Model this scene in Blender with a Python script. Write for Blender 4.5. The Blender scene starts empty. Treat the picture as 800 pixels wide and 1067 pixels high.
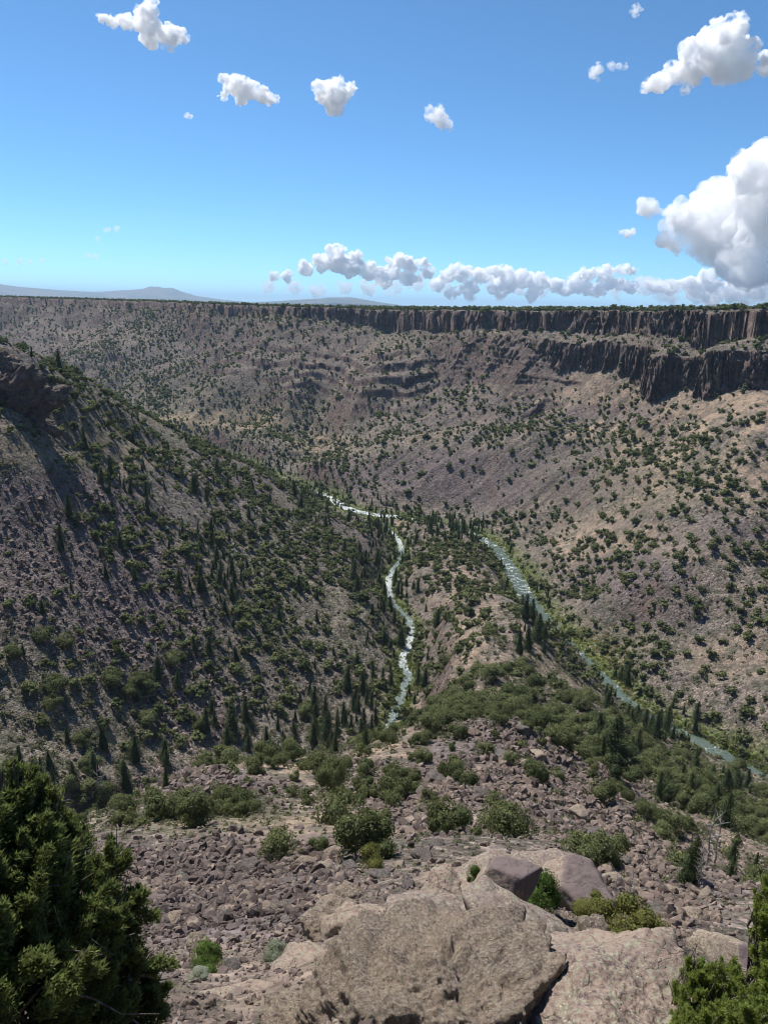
import bpy, bmesh, math, random
import numpy as np
random.seed(7); RNG = np.random.default_rng(7)
S = bpy.context.scene
COL = S.collection

# ------------------------------------------------------------------ noise
def _h(ix, iy, iz, seed):
    n = (ix.astype(np.uint32)*np.uint32(374761393) + iy.astype(np.uint32)*np.uint32(668265263)
         + iz.astype(np.uint32)*np.uint32(2147483647) + np.uint32((seed*1274126177) & 0xffffffff))
    n = (n ^ (n >> np.uint32(13)))*np.uint32(1274126177)
    n = n ^ (n >> np.uint32(16))
    return n.astype(np.float32)*np.float32(1/4294967295.0)*2-1
def vn2(x, y, seed=0):
    xi = np.floor(x); yi = np.floor(y); fx = x-xi; fy = y-yi
    xi = xi.astype(np.int64).astype(np.int32).view(np.uint32); yi = yi.astype(np.int64).astype(np.int32).view(np.uint32)
    fx = fx*fx*fx*(fx*(fx*6-15)+10); fy = fy*fy*fy*(fy*(fy*6-15)+10)
    z = np.zeros_like(xi); o = np.uint32(1)
    a = _h(xi, yi, z, seed); b = _h(xi+o, yi, z, seed); c = _h(xi, yi+o, z, seed); d = _h(xi+o, yi+o, z, seed)
    return (a+(b-a)*fx)*(1-fy)+(c+(d-c)*fx)*fy
def vn3(p, seed=0):
    pi = np.floor(p); f = p-pi; pi = pi.astype(np.int64).astype(np.int32).view(np.uint32)
    f = f*f*f*(f*(f*6-15)+10); o = np.uint32(1)
    x, y, z = pi[:, 0], pi[:, 1], pi[:, 2]; fx, fy, fz = f[:, 0], f[:, 1], f[:, 2]
    def L(a, b, t): return a+(b-a)*t
    return L(L(L(_h(x, y, z, seed), _h(x+o, y, z, seed), fx), L(_h(x, y+o, z, seed), _h(x+o, y+o, z, seed), fx), fy),
             L(L(_h(x, y, z+o, seed), _h(x+o, y, z+o, seed), fx), L(_h(x, y+o, z+o, seed), _h(x+o, y+o, z+o, seed), fx), fy), fz)
def fbm2(x, y, wl, octs, seed=0, gain=0.5):
    r = 0; a = 1; c, s = math.cos(0.6), math.sin(0.6)
    for k in range(octs):
        r = r + a*vn2(x/wl+17.3*k, y/wl-9.1*k, seed+k); a *= gain; wl *= 0.5
        x, y = c*x-s*y, s*x+c*y
    return r
def fbm3(p, wl, octs, seed=0, gain=0.5):
    r = 0; a = 1
    for k in range(octs):
        r = r + a*vn3(p/wl+13.7*k, seed+k); a *= gain; wl *= 0.52
    return r
def ss(a, b, x):
    t = np.clip((x-a)/(b-a), 0, 1); return t*t*(3-2*t)

# ------------------------------------------------------------------ camera frame (photo pixels 800x1067, f in photo pixels)
FPX = 770.0; PITCH = math.radians(15.55); ROLL = math.radians(1.45)
R0 = np.array([1., 0, 0]); F = np.array([0, math.cos(PITCH), -math.sin(PITCH)]); U0 = np.array([0, math.sin(PITCH), math.cos(PITCH)])
RT = R0*math.cos(ROLL)+U0*math.sin(ROLL); UP = U0*math.cos(ROLL)-R0*math.sin(ROLL)
def proj(x, y, z):
    cz = x*F[0]+y*F[1]+z*F[2]; cz = np.where(cz > 0.05, cz, 0.05)
    return 400+FPX*(x*RT[0]+y*RT[1]+z*RT[2])/cz, 533.5-FPX*(x*UP[0]+y*UP[1]+z*UP[2])/cz
def ray(u, v):
    r = F*FPX+RT*(u-400)+UP*(533.5-v); return r/np.linalg.norm(r)
def P(u, v, d=None, z=None):          # point of the place seen in that direction, at horizontal distance d or height z
    r = ray(u, v)
    k = d/math.hypot(r[0], r[1]) if d is not None else z/r[2]
    return r*k

# ------------------------------------------------------------------ terrain control points (direction, horizontal distance)
CP = """
400 1067 6.2|120 1067 6.5|250 1067 8.5|330 1067 7.5|480 1067 6.3|600 1067 7|700 1067 10|800 1067 12|0 1067 5.5
60 1010 11|150 1000 13|230 1000 14|300 1000 12.5|400 1000 8.6|500 1000 8.6|600 1000 11|680 1000 19|740 1030 17|800 1000 27
60 930 28|180 930 30|250 930 30|330 940 19|420 930 14|480 905 17.5|560 900 19|610 925 20|650 930 36|700 930 62|760 930 88|800 930 105
40 880 58|150 870 58|250 880 48|330 880 46|400 880 41|480 875 40|540 872 46|600 880 60|650 880 88|700 870 125|760 870 150|800 870 165
120 845 85|0 880 70|60 870 78|60 850 100|130 832 105|200 840 80|270 840 78|350 840 74|420 830 78|480 830 76|540 830 86|600 830 105|650 830 138|700 830 172|760 830 205
180 806 112|270 797 112|350 790 115|420 780 118|480 775 122|545 747 142|500 768 128|590 775 140|520 765 128|600 790 132|640 800 158|700 812 225|740 818 262|800 860 190
420 765 140|480 747 165|520 742 168|560 736 250|480 730 220|500 700 270|500 660 345|480 620 475|460 590 590|455 549 715|435 541 742|480 556 690|500 566 660
600 740 272|650 757 315|650 752 365|700 800 290|700 782 345|740 802 335|800 838 300|760 850 240|740 820 228|550 690 345|540 650 400|520 620 480|500 590 580|440 640 492|460 640 455|450 700 375|430 740 330|440 740 300
20 780 285|100 800 278|0 820 255|200 780 305|300 768 326|380 742 362
50 700 318|150 700 340|250 700 365|330 700 388|390 700 402
30 620 352|130 620 378|230 620 420|320 620 462|380 620 495
20 550 392|120 550 432|220 550 505|300 550 585|350 570 600|395 570 660
20 490 420|100 490 485|180 490 570|250 505 640|310 520 720|345 540 780
10 447 445|60 450 505|120 450 575|0 395 500|0 362 545|40 402 525|60 394 560|100 409 610|140 431 650|190 458 695|250 484 745|300 507 795|340 527 860
800 404 815|740 399 862|700 391 910|640 383 992|600 376 1045|560 365 1095|500 352 1190|450 348 1290|380 345 1390|320 341 1510|250 336 1690|150 330 2030|60 326 2380|0 324 2660
800 450 720|800 500 660|800 560 585|800 600 545|800 650 500|800 700 458|800 760 405|740 700 462|740 650 505|700 600 535|740 550 590|740 500 655|740 450 760
700 440 830|700 500 705|640 440 900|650 475 800|600 450 920|620 520 740|600 560 690|560 560 745|640 620 545|600 620 590|680 680 480|700 735 428|640 670 515
480 457 960|420 460 970|540 465 900|580 480 850|480 500 890|480 530 850|540 530 800|400 500 915|450 440 1060|520 440 1020|450 400 1180|380 400 1210|520 400 1100|580 410 1020
300 400 1330|300 460 1150|230 436 1260|260 450 1200|330 480 1010|350 500 925|370 470 1000|150 400 1600|200 420 1400|100 370 1850|0 372 2300|0 345 2520|200 370 1700|300 365 1430|380 370 1290
"""
pts = []
for tok in CP.replace('\n', '|').split('|'):
    if tok.strip():
        u, v, d = map(float, tok.split()); pts.append(P(u, v, d=d))
HID = [(-385, 1135, -232), (-300, 1080, -228), (-200, 1050, -232), (-330, 1230, -236), (-120, 1100, -232), (-95, 1190, -226), (-165, 1250, -214), (-250, 1300, -214), (-300, 1000, -200), (-200, 930, -215), (-80, 150, -150), (-45, 205, -172), (-10, 245, -187), (-170, 185, -178), (-250, 190, -150), (-350, 120, -160),
       (-250, 1180, -236), (-420, 1270, -238), (-700, 1450, -240), (-1000, 1750, -240), (-1500, 2200, -240), (-150, 990, -233), (-420, 900, -120), (-560, 950, -110), (-520, 1120, -200),
       (-500, 700, -60), (-420, 420, -60), (-450, 300, -70), (-600, 600, -15), (-700, 900, -30), (-350, 250, -130), (-900, 1300, -150), (-1400, 1700, -60),
       (0, -3, -1.7), (0, 0.1, -1.7), (0, 1.2, -2.0), (0, 3.2, -4.2), (-1.5, 1.5, -2.6), (1.5, 1.5, -2.4), (-2.2, 3.6, -5.0), (2.2, 3.6, -4.8), (-3, 1, -3), (3, 1, -3),
       (-40, 20, -28), (-90, 50, -60), (-150, 90, -110), (30, 15, -14), (70, 35, -40), (140, 70, -95), (220, 110, -160), (260, 220, -205),
       (330, 180, -225), (400, 60, -225), (480, 250, -190), (600, 300, -130), (520, 480, -140), (420, 620, -120), (620, 420, -100), (720, 180, -110)]
pts += [np.array(p, float) for p in HID]
CPT = np.array(pts)
def tcoord(x, y):
    d = np.hypot(x, y); return np.arctan2(x, y), np.log(np.maximum(d, 0.8))
ca, cl = tcoord(CPT[:, 0], CPT[:, 1]); cT = CPT[:, 2]/np.maximum(np.hypot(CPT[:, 0], CPT[:, 1]), 0.8)
C2 = 0.03**2
def _solve():
    D = np.sqrt((ca[:, None]-ca[None])**2+(cl[:, None]-cl[None])**2+C2)
    n = len(ca); M = np.zeros((n+3, n+3)); M[:n, :n] = -D+np.eye(n)*0.003; M[:n, n] = 1; M[:n, n+1] = ca; M[:n, n+2] = cl
    M[n:, :n] = M[:n, n:].T; return np.linalg.solve(M, np.concatenate([cT, [0, 0, 0]]))
WT = _solve()
def base_z(x, y):
    a, l = tcoord(x, y); a = np.clip(a, -1.5, 1.5); out = np.zeros(len(a)); n = len(ca)
    for i in range(0, len(a), 40000):
        A = a[i:i+40000, None]; L = l[i:i+40000, None]
        D = np.sqrt((A-ca)**2+(L-cl)**2+C2)
        out[i:i+40000] = -(D@WT[:n])+WT[n]+WT[n+1]*A[:, 0]+WT[n+2]*L[:, 0]
    return out*np.maximum(np.hypot(x, y), 0.8)

def poly_dist(x, y, pl):
    """distance to a polyline, parameter (index), sign (left positive)"""
    best = np.full(len(x), 1e18); par = np.zeros(len(x)); sg = np.zeros(len(x))
    for i in range(len(pl)-1):
        ax, ay = pl[i][:2]; bx, by = pl[i+1][:2]; dx, dy = bx-ax, by-ay; L2 = dx*dx+dy*dy
        t = np.clip(((x-ax)*dx+(y-ay)*dy)/L2, 0, 1); qx = x-ax-t*dx; qy = y-ay-t*dy; dd = qx*qx+qy*qy
        m = dd < best; best = np.where(m, dd, best); par = np.where(m, i+t, par); sg = np.where(m, np.sign(dx*qy-dy*qx), sg)
    return np.sqrt(best), par, sg
# rivers: (u, v, water level)
RED = [P(u, v, z=z) for u, v, z in [(425, 703, -217), (419, 690, -218), (428, 662, -221), (425, 645, -222), (409, 627, -225), (405, 602, -228), (417, 582, -230), (415, 563, -232.5), (396, 545, -234.5), (372, 533.5, -235.5)]]
RED = [np.array(p, float) for p in [(-340, 60, -186), (-230, 110, -190), (-150, 165, -196), (-90, 215, -203), (-45, 262, -209), (-5, 300, -213), P(410, 745, z=-214.5), P(419, 722, z=-216)]] + RED
RIO = [P(u, v, z=z) for u, v, z in [(800, 816, -229), (770, 799, -229), (740, 782, -229.5), (700, 762, -230), (662, 742, -230.5), (630, 712, -231), (600, 683, -232), (575, 655, -232.5), (552, 628, -233), (538, 603, -233.5), (524, 582, -234), (512, 568, -234.5), (480, 553, -235), (430, 541, -235.3), (372, 533.5, -235.5), (345, 520, -236.5), (330, 513, -237)]]
RIO = [np.array(p, float) for p in [(470, -60, -228), (390, 60, -228), (300, 190, -228.5)]] + RIO + [np.array(p, float) for p in [(-150, 1010, -238), (-250, 1150, -239), (-420, 1270, -240), (-700, 1450, -241), (-1000, 1750, -242), (-1500, 2250, -244)]]
def smooth_pl(pl, n=4):
    pl = np.array(pl); out = []
    for i in range(len(pl)-1):
        p0 = pl[max(i-1, 0)]; p1 = pl[i]; p2 = pl[i+1]; p3 = pl[min(i+2, len(pl)-1)]
        for k in range(n):
            t = k/n; out.append(0.5*((2*p1)+(-p0+p2)*t+(2*p0-5*p1+4*p2-p3)*t*t+(-p0+3*p1-3*p2+p3)*t**3))
    out.append(pl[-1]); return np.array(out)
RED = smooth_pl(RED, 3); RIO = smooth_pl(RIO, 3)
RED_W, RIO_W = 1.6, 5.8
RIMC = [P(u, v, d=d) for u, v, d in [(800, 326, 850), (740, 326, 900), (700, 325.5, 950), (640, 325, 1040), (575, 324.5, 1110), (520, 324, 1190), (450, 323, 1300), (380, 321, 1400), (320, 320, 1520), (250, 318, 1700), (150, 315, 2050), (60, 313, 2400), (0, 311.5, 2700)]]
RIMC = [np.array(p, float) for p in [(900, -300, -6), (830, 0, -6), (740, 250, -6), (600, 480, -6), (480, 650, -6)]] + RIMC + [np.array(p, float) for p in [(-1750, 3000, -6), (-2600, 3700, -6), (-5000, 5200, -6)]]
RIMC = np.array(RIMC)

def rim_s(x, y):
    d, par, sg = poly_dist(x, y, RIMC); s = -d*sg
    n = fbm2(x, y, 190, 3, 31)*15+fbm2(x, y, 34, 3, 37)*6
    return s+n*ss(2500, 1800, np.abs(s)), par
def height(x, y, fine=True):
    x = np.asarray(x, float); y = np.asarray(y, float); d = np.hypot(x, y)
    B = base_z(x, y)
    az = np.degrees(np.arctan2(x, y))
    near = ss(18, 120, d)
    s, par = rim_s(x, y)
    rd, rp, _ = poly_dist(x, y, RED); gd, gp, _ = poly_dist(x, y, RIO)
    rmin = np.minimum(rd-RED_W, gd-RIO_W)
    calm = ss(2, 60, rmin)
    n = fbm2(x, y, 130, 2, 3)*3.4*near*calm*ss(60, 260, d)
    rg = 1-2*np.abs(fbm2(x, y, 46, 3, 11))
    n += rg*(1.5+1.1*vn2(x/180, y/180, 13))*near*(0.15+0.85*calm)
    n += fbm2(x, y, 11, 3, 21)*0.75*(0.12+0.88*near)*(0.3+0.7*calm)
    # talus fans and gullies on the far wall
    gl = 1-np.abs(vn2(par*9+fbm2(x, y, 60, 2, 5)*0.5, par*0+2.2, 51))*2
    n += -gl*1.3*ss(-420, -160, s)*ss(-40, -90, s)
    fw = ss(-560, -420, s)*ss(-25, -90, s)*ss(700, 900, d)*calm
    n += (fbm2(x, y, 170, 3, 15)*9+(1-2*np.abs(fbm2(x, y, 95, 3, 17)))*5)*fw
    B = B+n
    q = B/24+fbm2(x, y, 140, 3, 19)*.9; fr = q-np.floor(q)   # ledges of harder lava on the far wall
    B = B+(np.floor(q)+ss(.40, .66, fr)-q)*24*.40*fw*ss(-175, -120, B)*ss(-.15, .35, fbm2(x, y, 150, 3, 23)+.15*(az < 4))
    # cliffs below the far rim
    tf = ss(500, 5000, s); top = np.interp(az, [-32, -26, -18, -10, 0, 5, 12, 20, 28, 40], [-2, -2, -3.5, -6, -5.5, -3, 0, 3.5, 6.5, 8])*(1-tf)-1.5*tf+fbm2(x, y, 38, 2, 62)*1.8*ss(30, 0, s)+fbm2(x, y, 300, 3, 61)*2.0*ss(0, 200, s)
    hu = np.interp(az, [-30, -18, -10, -4, 3, 8, 30], [15, 19, 19, 24, 31, 32, 34])
    hu = hu*(1+0.30*fbm2(x, y, 70, 2, 71))
    lowm = ss(10.0, 14.5, az+1.5*fbm2(x, y, 40, 2, 77))
    flut = (1-np.abs(fbm2(x, y, 17, 3, 41))*2)*1.6+(1-np.abs(fbm2(x, y, 7, 2, 43))*2)*1.6
    s1 = s+flut*ss(-80, -20, s)*ss(60, 10, s)
    zb = top-hu-np.clip(-9-s1, 0, 60)*0.5
    m = ss(-38, -31, s1+fbm2(x, y, 55, 2, 79)*5)
    mid = np.where(s1 > -9, zb, B+(zb-B)*m*lowm+(zb-B)*(1-lowm)*ss(-75, -9, s1))
    nm = ss(.0, .6, fbm2(x, y, 48, 3, 83)); up = ss(-9-26*nm, 0, s1)
    # step the cliff so it reads as stacked lava flows
    up2 = np.where(up < 1, 0.5*up+0.5*(np.floor(up*4.0)+ss(0.1, 0.55, up*4.0-np.floor(up*4.0)))/4.0, up)
    Z = np.where(s1 > -90, np.where(s1 > -9, zb+(top-zb)*up2, mid), B)
    # valleys
    for dd, pp, pl, W in ((rd, rp, RED, RED_W), (gd, gp, RIO, RIO_W)):
        zr = np.interp(pp, np.arange(len(pl)), pl[:, 2]); e = dd-W
        bank = zr+0.5+np.maximum(e, 0)*0.13+0.5*fbm2(x, y, 9, 2, 91)
        w = ss(W+30, W+4, dd); Z = Z*(1-w)+bank*w
        Z = np.where(e < 3, np.minimum(Z, zr-1.2+ss(-1.5, 3, e)*1.9), Z)
        Z = np.where((e < 60) & (e > 3), np.maximum(Z, zr+0.6), Z)
    # own rim behind the viewer, plateau round about
    back = ss(62, 80, np.abs(az))
    Z = Z*(1-back)+(-1.7+fbm2(x, y, 20, 3, 95)*0.4*ss(3, 30, d)-ss(500, 3000, d)*6)*back
    return Z
# ------------------------------------------------------------------ helpers
def mesh_obj(name, V, Fc, mat=None, parent=None, smooth=False, attrs=None, link=True):
    """Fc: (n,3) or (n,4) int array"""
    me = bpy.data.meshes.new(name); V = np.ascontiguousarray(V, dtype=np.float32); Fc = np.ascontiguousarray(Fc, dtype=np.int32)
    k = Fc.shape[1]; n = len(Fc)
    me.vertices.add(len(V)); me.vertices.foreach_set('co', V.ravel())
    me.loops.add(n*k); me.loops.foreach_set('vertex_index', Fc.ravel())
    me.polygons.add(n); me.polygons.foreach_set('loop_start', np.arange(0, n*k, k, dtype=np.int32))
    me.polygons.foreach_set('use_smooth', np.full(n, bool(smooth)))
    me.update(calc_edges=True)
    for an, (typ, arr) in (attrs or {}).items():
        at = me.attributes.new(an, typ, 'POINT')
        at.data.foreach_set('color' if typ == 'FLOAT_COLOR' else 'value', np.ascontiguousarray(arr, dtype=np.float32).ravel())
    if mat: me.materials.append(mat)
    o = bpy.data.objects.new(name, me)
    if link: COL.objects.link(o)
    if parent: o.parent = parent
    return o
def tag(o, label=None, cat=None, group=None, kind=None):
    if label: o['label'] = label
    if cat: o['category'] = cat
    if group: o['group'] = group
    if kind: o['kind'] = kind
    return o
def empty(name, loc, rz=0, sc=1):
    o = bpy.data.objects.new(name, None); o.location = loc; o.rotation_euler = (0, 0, rz); o.scale = (sc, sc, sc)
    o.empty_display_size = 0.2; COL.objects.link(o); return o

class NT:
    def __init__(s, name):
        s.m = bpy.data.materials.new(name); s.m.use_nodes = True; s.t = s.m.node_tree; s.t.nodes.clear()
        s.out = s.t.nodes.new('ShaderNodeOutputMaterial')
    def n(s, typ, **kw):
        nd = s.t.nodes.new(typ)
        for k, v in kw.items():
            if k.startswith('i_'):
                key = k[2:].replace('_', ' '); sock = nd.inputs[int(key)] if key.isdigit() else nd.inputs[key]
                if isinstance(v, bpy.types.NodeSocket): s.t.links.new(v, sock)
                else: sock.default_value = v
            else: setattr(nd, k, v)
        return nd
    def attr(s, name): return s.n('ShaderNodeAttribute', attribute_name=name)
    def noise(s, vec, scale, detail=4, rough=0.55, dist=0): return s.n('ShaderNodeTexNoise', i_Vector=vec, i_Scale=scale, i_Detail=detail, i_Roughness=rough, i_Distortion=dist).outputs['Fac']
    def vor(s, vec, scale, feature='F1', out='Distance', rand=1.0):
        return s.n('ShaderNodeTexVoronoi', feature=feature, i_Vector=vec, i_Scale=scale, i_Randomness=rand).outputs[out]
    def mix(s, fac, a, b, mode='MIX'):
        nd = s.t.nodes.new('ShaderNodeMix'); nd.data_type = 'RGBA'; nd.blend_type = mode; nd.clamp_factor = True
        for sock, v in ((nd.inputs['Factor'], fac), (nd.inputs[6], a), (nd.inputs[7], b)):
            if isinstance(v, bpy.types.NodeSocket): s.t.links.new(v, sock)
            elif isinstance(v, tuple): sock.default_value = (*v, 1) if len(v) == 3 else v
            else: sock.default_value = v
        return nd.outputs[2]
    def math(s, op, a, b=0.5, c=None, clamp=False):
        nd = s.t.nodes.new('ShaderNodeMath'); nd.operation = op; nd.use_clamp = clamp
        for i, v in enumerate((a, b, c)):
            if v is None: continue
            if isinstance(v, bpy.types.NodeSocket): s.t.links.new(v, nd.inputs[i])
            else: nd.inputs[i].default_value = v
        return nd.outputs[0]
    def ramp(s, fac, lo, hi, a=0.0, b=1.0): return s.n('ShaderNodeMapRange', i_0=fac, i_1=lo, i_2=hi, i_3=a, i_4=b, interpolation_type='SMOOTHSTEP').outputs[0]
    def bump(s, h, strength=0.5, dist=0.1, normal=None):
        nd = s.n('ShaderNodeBump', i_Strength=strength, i_Distance=dist, i_Height=h)
        if normal is not None: s.t.links.new(normal, nd.inputs['Normal'])
        return nd.outputs[0]
    def done(s, color, rough=0.9, normal=None, spec=0.2, **kw):
        b = s.n('ShaderNodeBsdfPrincipled')
        for k, v in (('Base Color', color), ('Roughness', rough), ('Specular IOR Level', spec), ('Normal', normal)) + tuple(kw.items()):
            if v is None: continue
            if isinstance(v, bpy.types.NodeSocket): s.t.links.new(v, b.inputs[k])
            elif isinstance(v, tuple): b.inputs[k].default_value = (*v, 1) if len(v) == 3 else v
            else: b.inputs[k].default_value = v
        s.t.links.new(b.outputs[0], s.out.inputs['Surface']); return s.m

# ------------------------------------------------------------------ camera, light, sky
cam = bpy.data.cameras.new('camera'); co = bpy.data.objects.new('camera', cam); COL.objects.link(co)
from mathutils import Matrix, Vector
co.matrix_world = Matrix(((RT[0], UP[0], -F[0], 0), (RT[1], UP[1], -F[1], 0), (RT[2], UP[2], -F[2], 0), (0, 0, 0, 1)))
cam.sensor_fit = 'VERTICAL'; cam.sensor_height = 36; cam.lens = 36*FPX/1067; cam.clip_start = 0.05; cam.clip_end = 200000
S.camera = co
SUN_AZ = -38.0; SUN_EL = 56.0       # degrees, azimuth from the view direction, positive to the right
sd = Vector((math.sin(math.radians(SUN_AZ))*math.cos(math.radians(SUN_EL)), math.cos(math.radians(SUN_AZ))*math.cos(math.radians(SUN_EL)), math.sin(math.radians(SUN_EL))))
sun = bpy.data.lights.new('sun', 'SUN'); sun.energy = 4.4; sun.angle = math.radians(0.53); sun.color = (1, 0.955, 0.89)
so = bpy.data.objects.new('sun', sun); so.rotation_euler = sd.to_track_quat('Z', 'Y').to_euler(); so.location = (0, 0, 50); COL.objects.link(so)
W = bpy.data.worlds.new('World'); S.world = W; W.use_nodes = True; wt = W.node_tree; wt.nodes.clear()
sky = wt.nodes.new('ShaderNodeTexSky'); sky.sky_type = 'NISHITA'; sky.sun_disc = False; sky.sun_elevation = math.radians(SUN_EL); sky.sun_rotation = math.radians(SUN_AZ)
sky.altitude = 2000; sky.air_density = 0.7; sky.dust_density = 0.4; sky.ozone_density = 6.0
bg = wt.nodes.new('ShaderNodeBackground'); bg.inputs['Strength'].default_value = 0.115
wo = wt.nodes.new('ShaderNodeOutputWorld'); tn = wt.nodes.new('ShaderNodeVectorMath'); tn.operation = 'MULTIPLY'; tn.inputs[1].default_value = (0.73, 1.0, 1.0); wt.links.new(sky.outputs[0], tn.inputs[0]); wt.links.new(tn.outputs[0], bg.inputs[0]); wt.links.new(bg.outputs[0], wo.inputs[0])
S.view_settings.view_transform = 'Standard'; S.view_settings.look = 'None'; S.view_settings.exposure = 0.54; S.view_settings.gamma = 1
S.cycles.use_denoising = True; S.cycles.max_bounces = 26; S.cycles.diffuse_bounces = 2; S.cycles.transparent_max_bounces = 8
S.cycles.volume_bounces = 24; S.cycles.filter_width = 1.05; S.cycles.caustics_reflective = False; S.cycles.caustics_refractive = False

# ------------------------------------------------------------------ terrain sheet
AZN = 900
az_in = np.radians(np.linspace(-37, 37, AZN))
az_out = np.radians(np.concatenate([np.linspace(-180, -90, 24)[:-1], np.linspace(-90, -37, 50)[:-1]]))
az_all = np.concatenate([az_out, az_in, -az_out[::-1][:]])
def profile_rows(azs, NR):
    lr = np.linspace(math.log(1.0), math.log(60000), 2600); r = np.exp(lr)
    X = np.sin(azs)[:, None]*r; Y = np.cos(azs)[:, None]*r
    Z = height(X.ravel(), Y.ravel()).reshape(X.shape)
    dr = np.diff(r)[None]; dz = np.diff(Z, axis=1); rm = r[1:][None]; zm = Z[:, 1:]
    sl = np.hypot(rm, zm); sdp = np.clip(-zm/sl, 0.0, 1); cdp = rm/sl
    vis = np.abs(dr*sdp+dz*cdp)/sl                # screen angle of the step
    el = zm/rm; run = np.maximum.accumulate(el, axis=1); hidden = el < run-0.004
    dens = vis*np.where(hidden, 0.25, 1.0)+0.03*dr/rm*(rm < 4000)+0.006*dr/rm
    k = 9; ker = np.ones(k)/k
    dens = np.apply_along_axis(lambda a: np.convolve(a, ker, 'same'), 1, dens)
    cum = np.concatenate([np.zeros((len(azs), 1)), np.cumsum(dens, axis=1)], axis=1); cum /= cum[:, -1:]
    t = np.linspace(0, 1, NR)
    return np.stack([np.interp(t, cum[i], lr) for i in range(len(azs))])
NR = 1250
caz = np.radians(np.linspace(-37, 37, 75)); PR = profile_rows(caz, NR)
# smooth the row layout sideways, so that neighbouring columns share it
kern = np.array([1, 2, 1])/4; PRs = PR.copy(); PRs[1:-1] = kern[0]*PR[:-2]+kern[1]*PR[1:-1]+kern[2]*PR[2:]
LR = np.empty((len(az_all), NR))
idx = np.interp(np.clip(az_all, caz[0], caz[-1]), caz, np.arange(len(caz)))
i0 = np.floor(idx).astype(int); i1 = np.minimum(i0+1, len(caz)-1); f = (idx-i0)[:, None]
LR = PRs[i0]*(1-f)+PRs[i1]*f
R = np.exp(LR); GX = np.sin(az_all)[:, None]*R; GY = np.cos(az_all)[:, None]*R
GZ = height(GX.ravel(), GY.ravel()).reshape(GX.shape)
# ------------------------------------------------------------------ ground cover masks (soil, scree, grass), seen as patches on the land
def blob(u, v, lst, nz):
    m = np.zeros(len(u))
    for bu, bv, ru, rv, st in lst:
        q = np.sqrt(((u-bu)/ru)**2+((v-bv)/rv)**2)+nz*0.35
        m = np.maximum(m, st*ss(1.25, 0.6, q))
    return m
SCREE = [(150, 650, 95, 75, 1), (60, 590, 110, 75, .8), (60, 512, 90, 24, 1), (130, 540, 60, 18, 1), (250, 503, 45, 24, .9), (485, 497, 120, 36, 1), (600, 505, 60, 20, .5), (250, 930, 115, 62, 1), (545, 800, 110, 60, .95),
         (440, 835, 60, 40, .9), (690, 925, 80, 65, .8), (620, 830, 60, 55, .9), (660, 602, 70, 22, .9), (355, 572, 45, 28, .8), (600, 468, 40, 10, .9), (200, 818, 95, 18, .95), (500, 430, 90, 25, .6),
         (560, 385, 40, 30, .5), (620, 430, 60, 10, .6), (760, 560, 60, 20, .5), (420, 400, 90, 40, .4), (250, 380, 200, 40, .4), (100, 360, 120, 30, .5), (700, 640, 60, 16, .5), (330, 940, 40, 30, .7), (230, 1000, 60, 60, .25), (50, 1000, 120, 80, .5), (200, 735, 60, 40, .8), (310, 710, 60, 26, .6), (440, 655, 30, 60, .3)]
SOIL = [(290, 803, 62, 16, 1), (440, 778, 60, 18, 1), (320, 862, 130, 16, .9), (480, 640, 38, 60, .8), (530, 690, 60, 40, .5), (590, 395, 30, 22, .6), (640, 415, 60, 22, .9), (760, 423, 80, 14, 1), (700, 400, 30, 14, .8), (560, 390, 20, 12, .7),
        (335, 462, 38, 12, 1), (235, 438, 70, 12, 1.4), (50, 460, 90, 24, .85), (130, 475, 50, 22, .7), (620, 575, 36, 30, .8), (775, 500, 50, 30, .7), (600, 560, 30, 20, .8), (740, 575, 60, 12, .5), (690, 560, 60, 14, .6), (690, 500, 80, 30, .4),
        (770, 680, 60, 30, .5), (380, 985, 60, 40, .6), (250, 1010, 80, 60, .8), (300, 980, 40, 30, .9), (500, 915, 90, 20, .8), (700, 820, 40, 30, .5), (600, 700, 50, 30, .4), (410, 545, 20, 14, .8), (100, 350, 60, 12, .5), (440, 745, 40, 20, .6), (620, 665, 50, 20, .3), (120, 1010, 60, 60, .3), (760, 870, 60, 30, .5)]
GRASS = [(90, 440, 70, 30, .4), (50, 470, 110, 30, .5), (235, 435, 60, 10, .5), (780, 790, 60, 30, .8), (620, 665, 60, 16, .5), (300, 640, 120, 90, .45), (200, 850, 120, 18, .6), (350, 600, 80, 50, .3), (600, 700, 60, 26, .45), (640, 490, 120, 40, .3), (200, 430, 160, 40, .35), (560, 600, 20, 20, .5), (30, 750, 120, 90, .4), (640, 780, 120, 60, .3)]
def masks(x, y, z):
    u, v = proj(x, y, z)
    d = np.hypot(x, y); nz = fbm2(x, y, 45, 2, 101)*0.5+fbm2(x/np.maximum(d, 5)*400, y/np.maximum(d, 5)*400, 45, 3, 103)*.5+vn2(np.log(d+1)*14, np.arctan2(x, y)*14, 105)*.4
    return blob(u, v, SCREE, nz), blob(u, v, SOIL, nz), blob(u, v, GRASS, nz)
mS, mO, mG = masks(GX.ravel(), GY.ravel(), GZ.ravel())
gr, _, _ = poly_dist(GX.ravel(), GY.ravel(), RIO); rr, _, _ = poly_dist(GX.ravel(), GY.ravel(), RED)
bankm = np.maximum(ss(26, 12, gr), ss(12, 5, rr))
V = np.stack([GX.ravel(), GY.ravel(), GZ.ravel()], 1)
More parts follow.
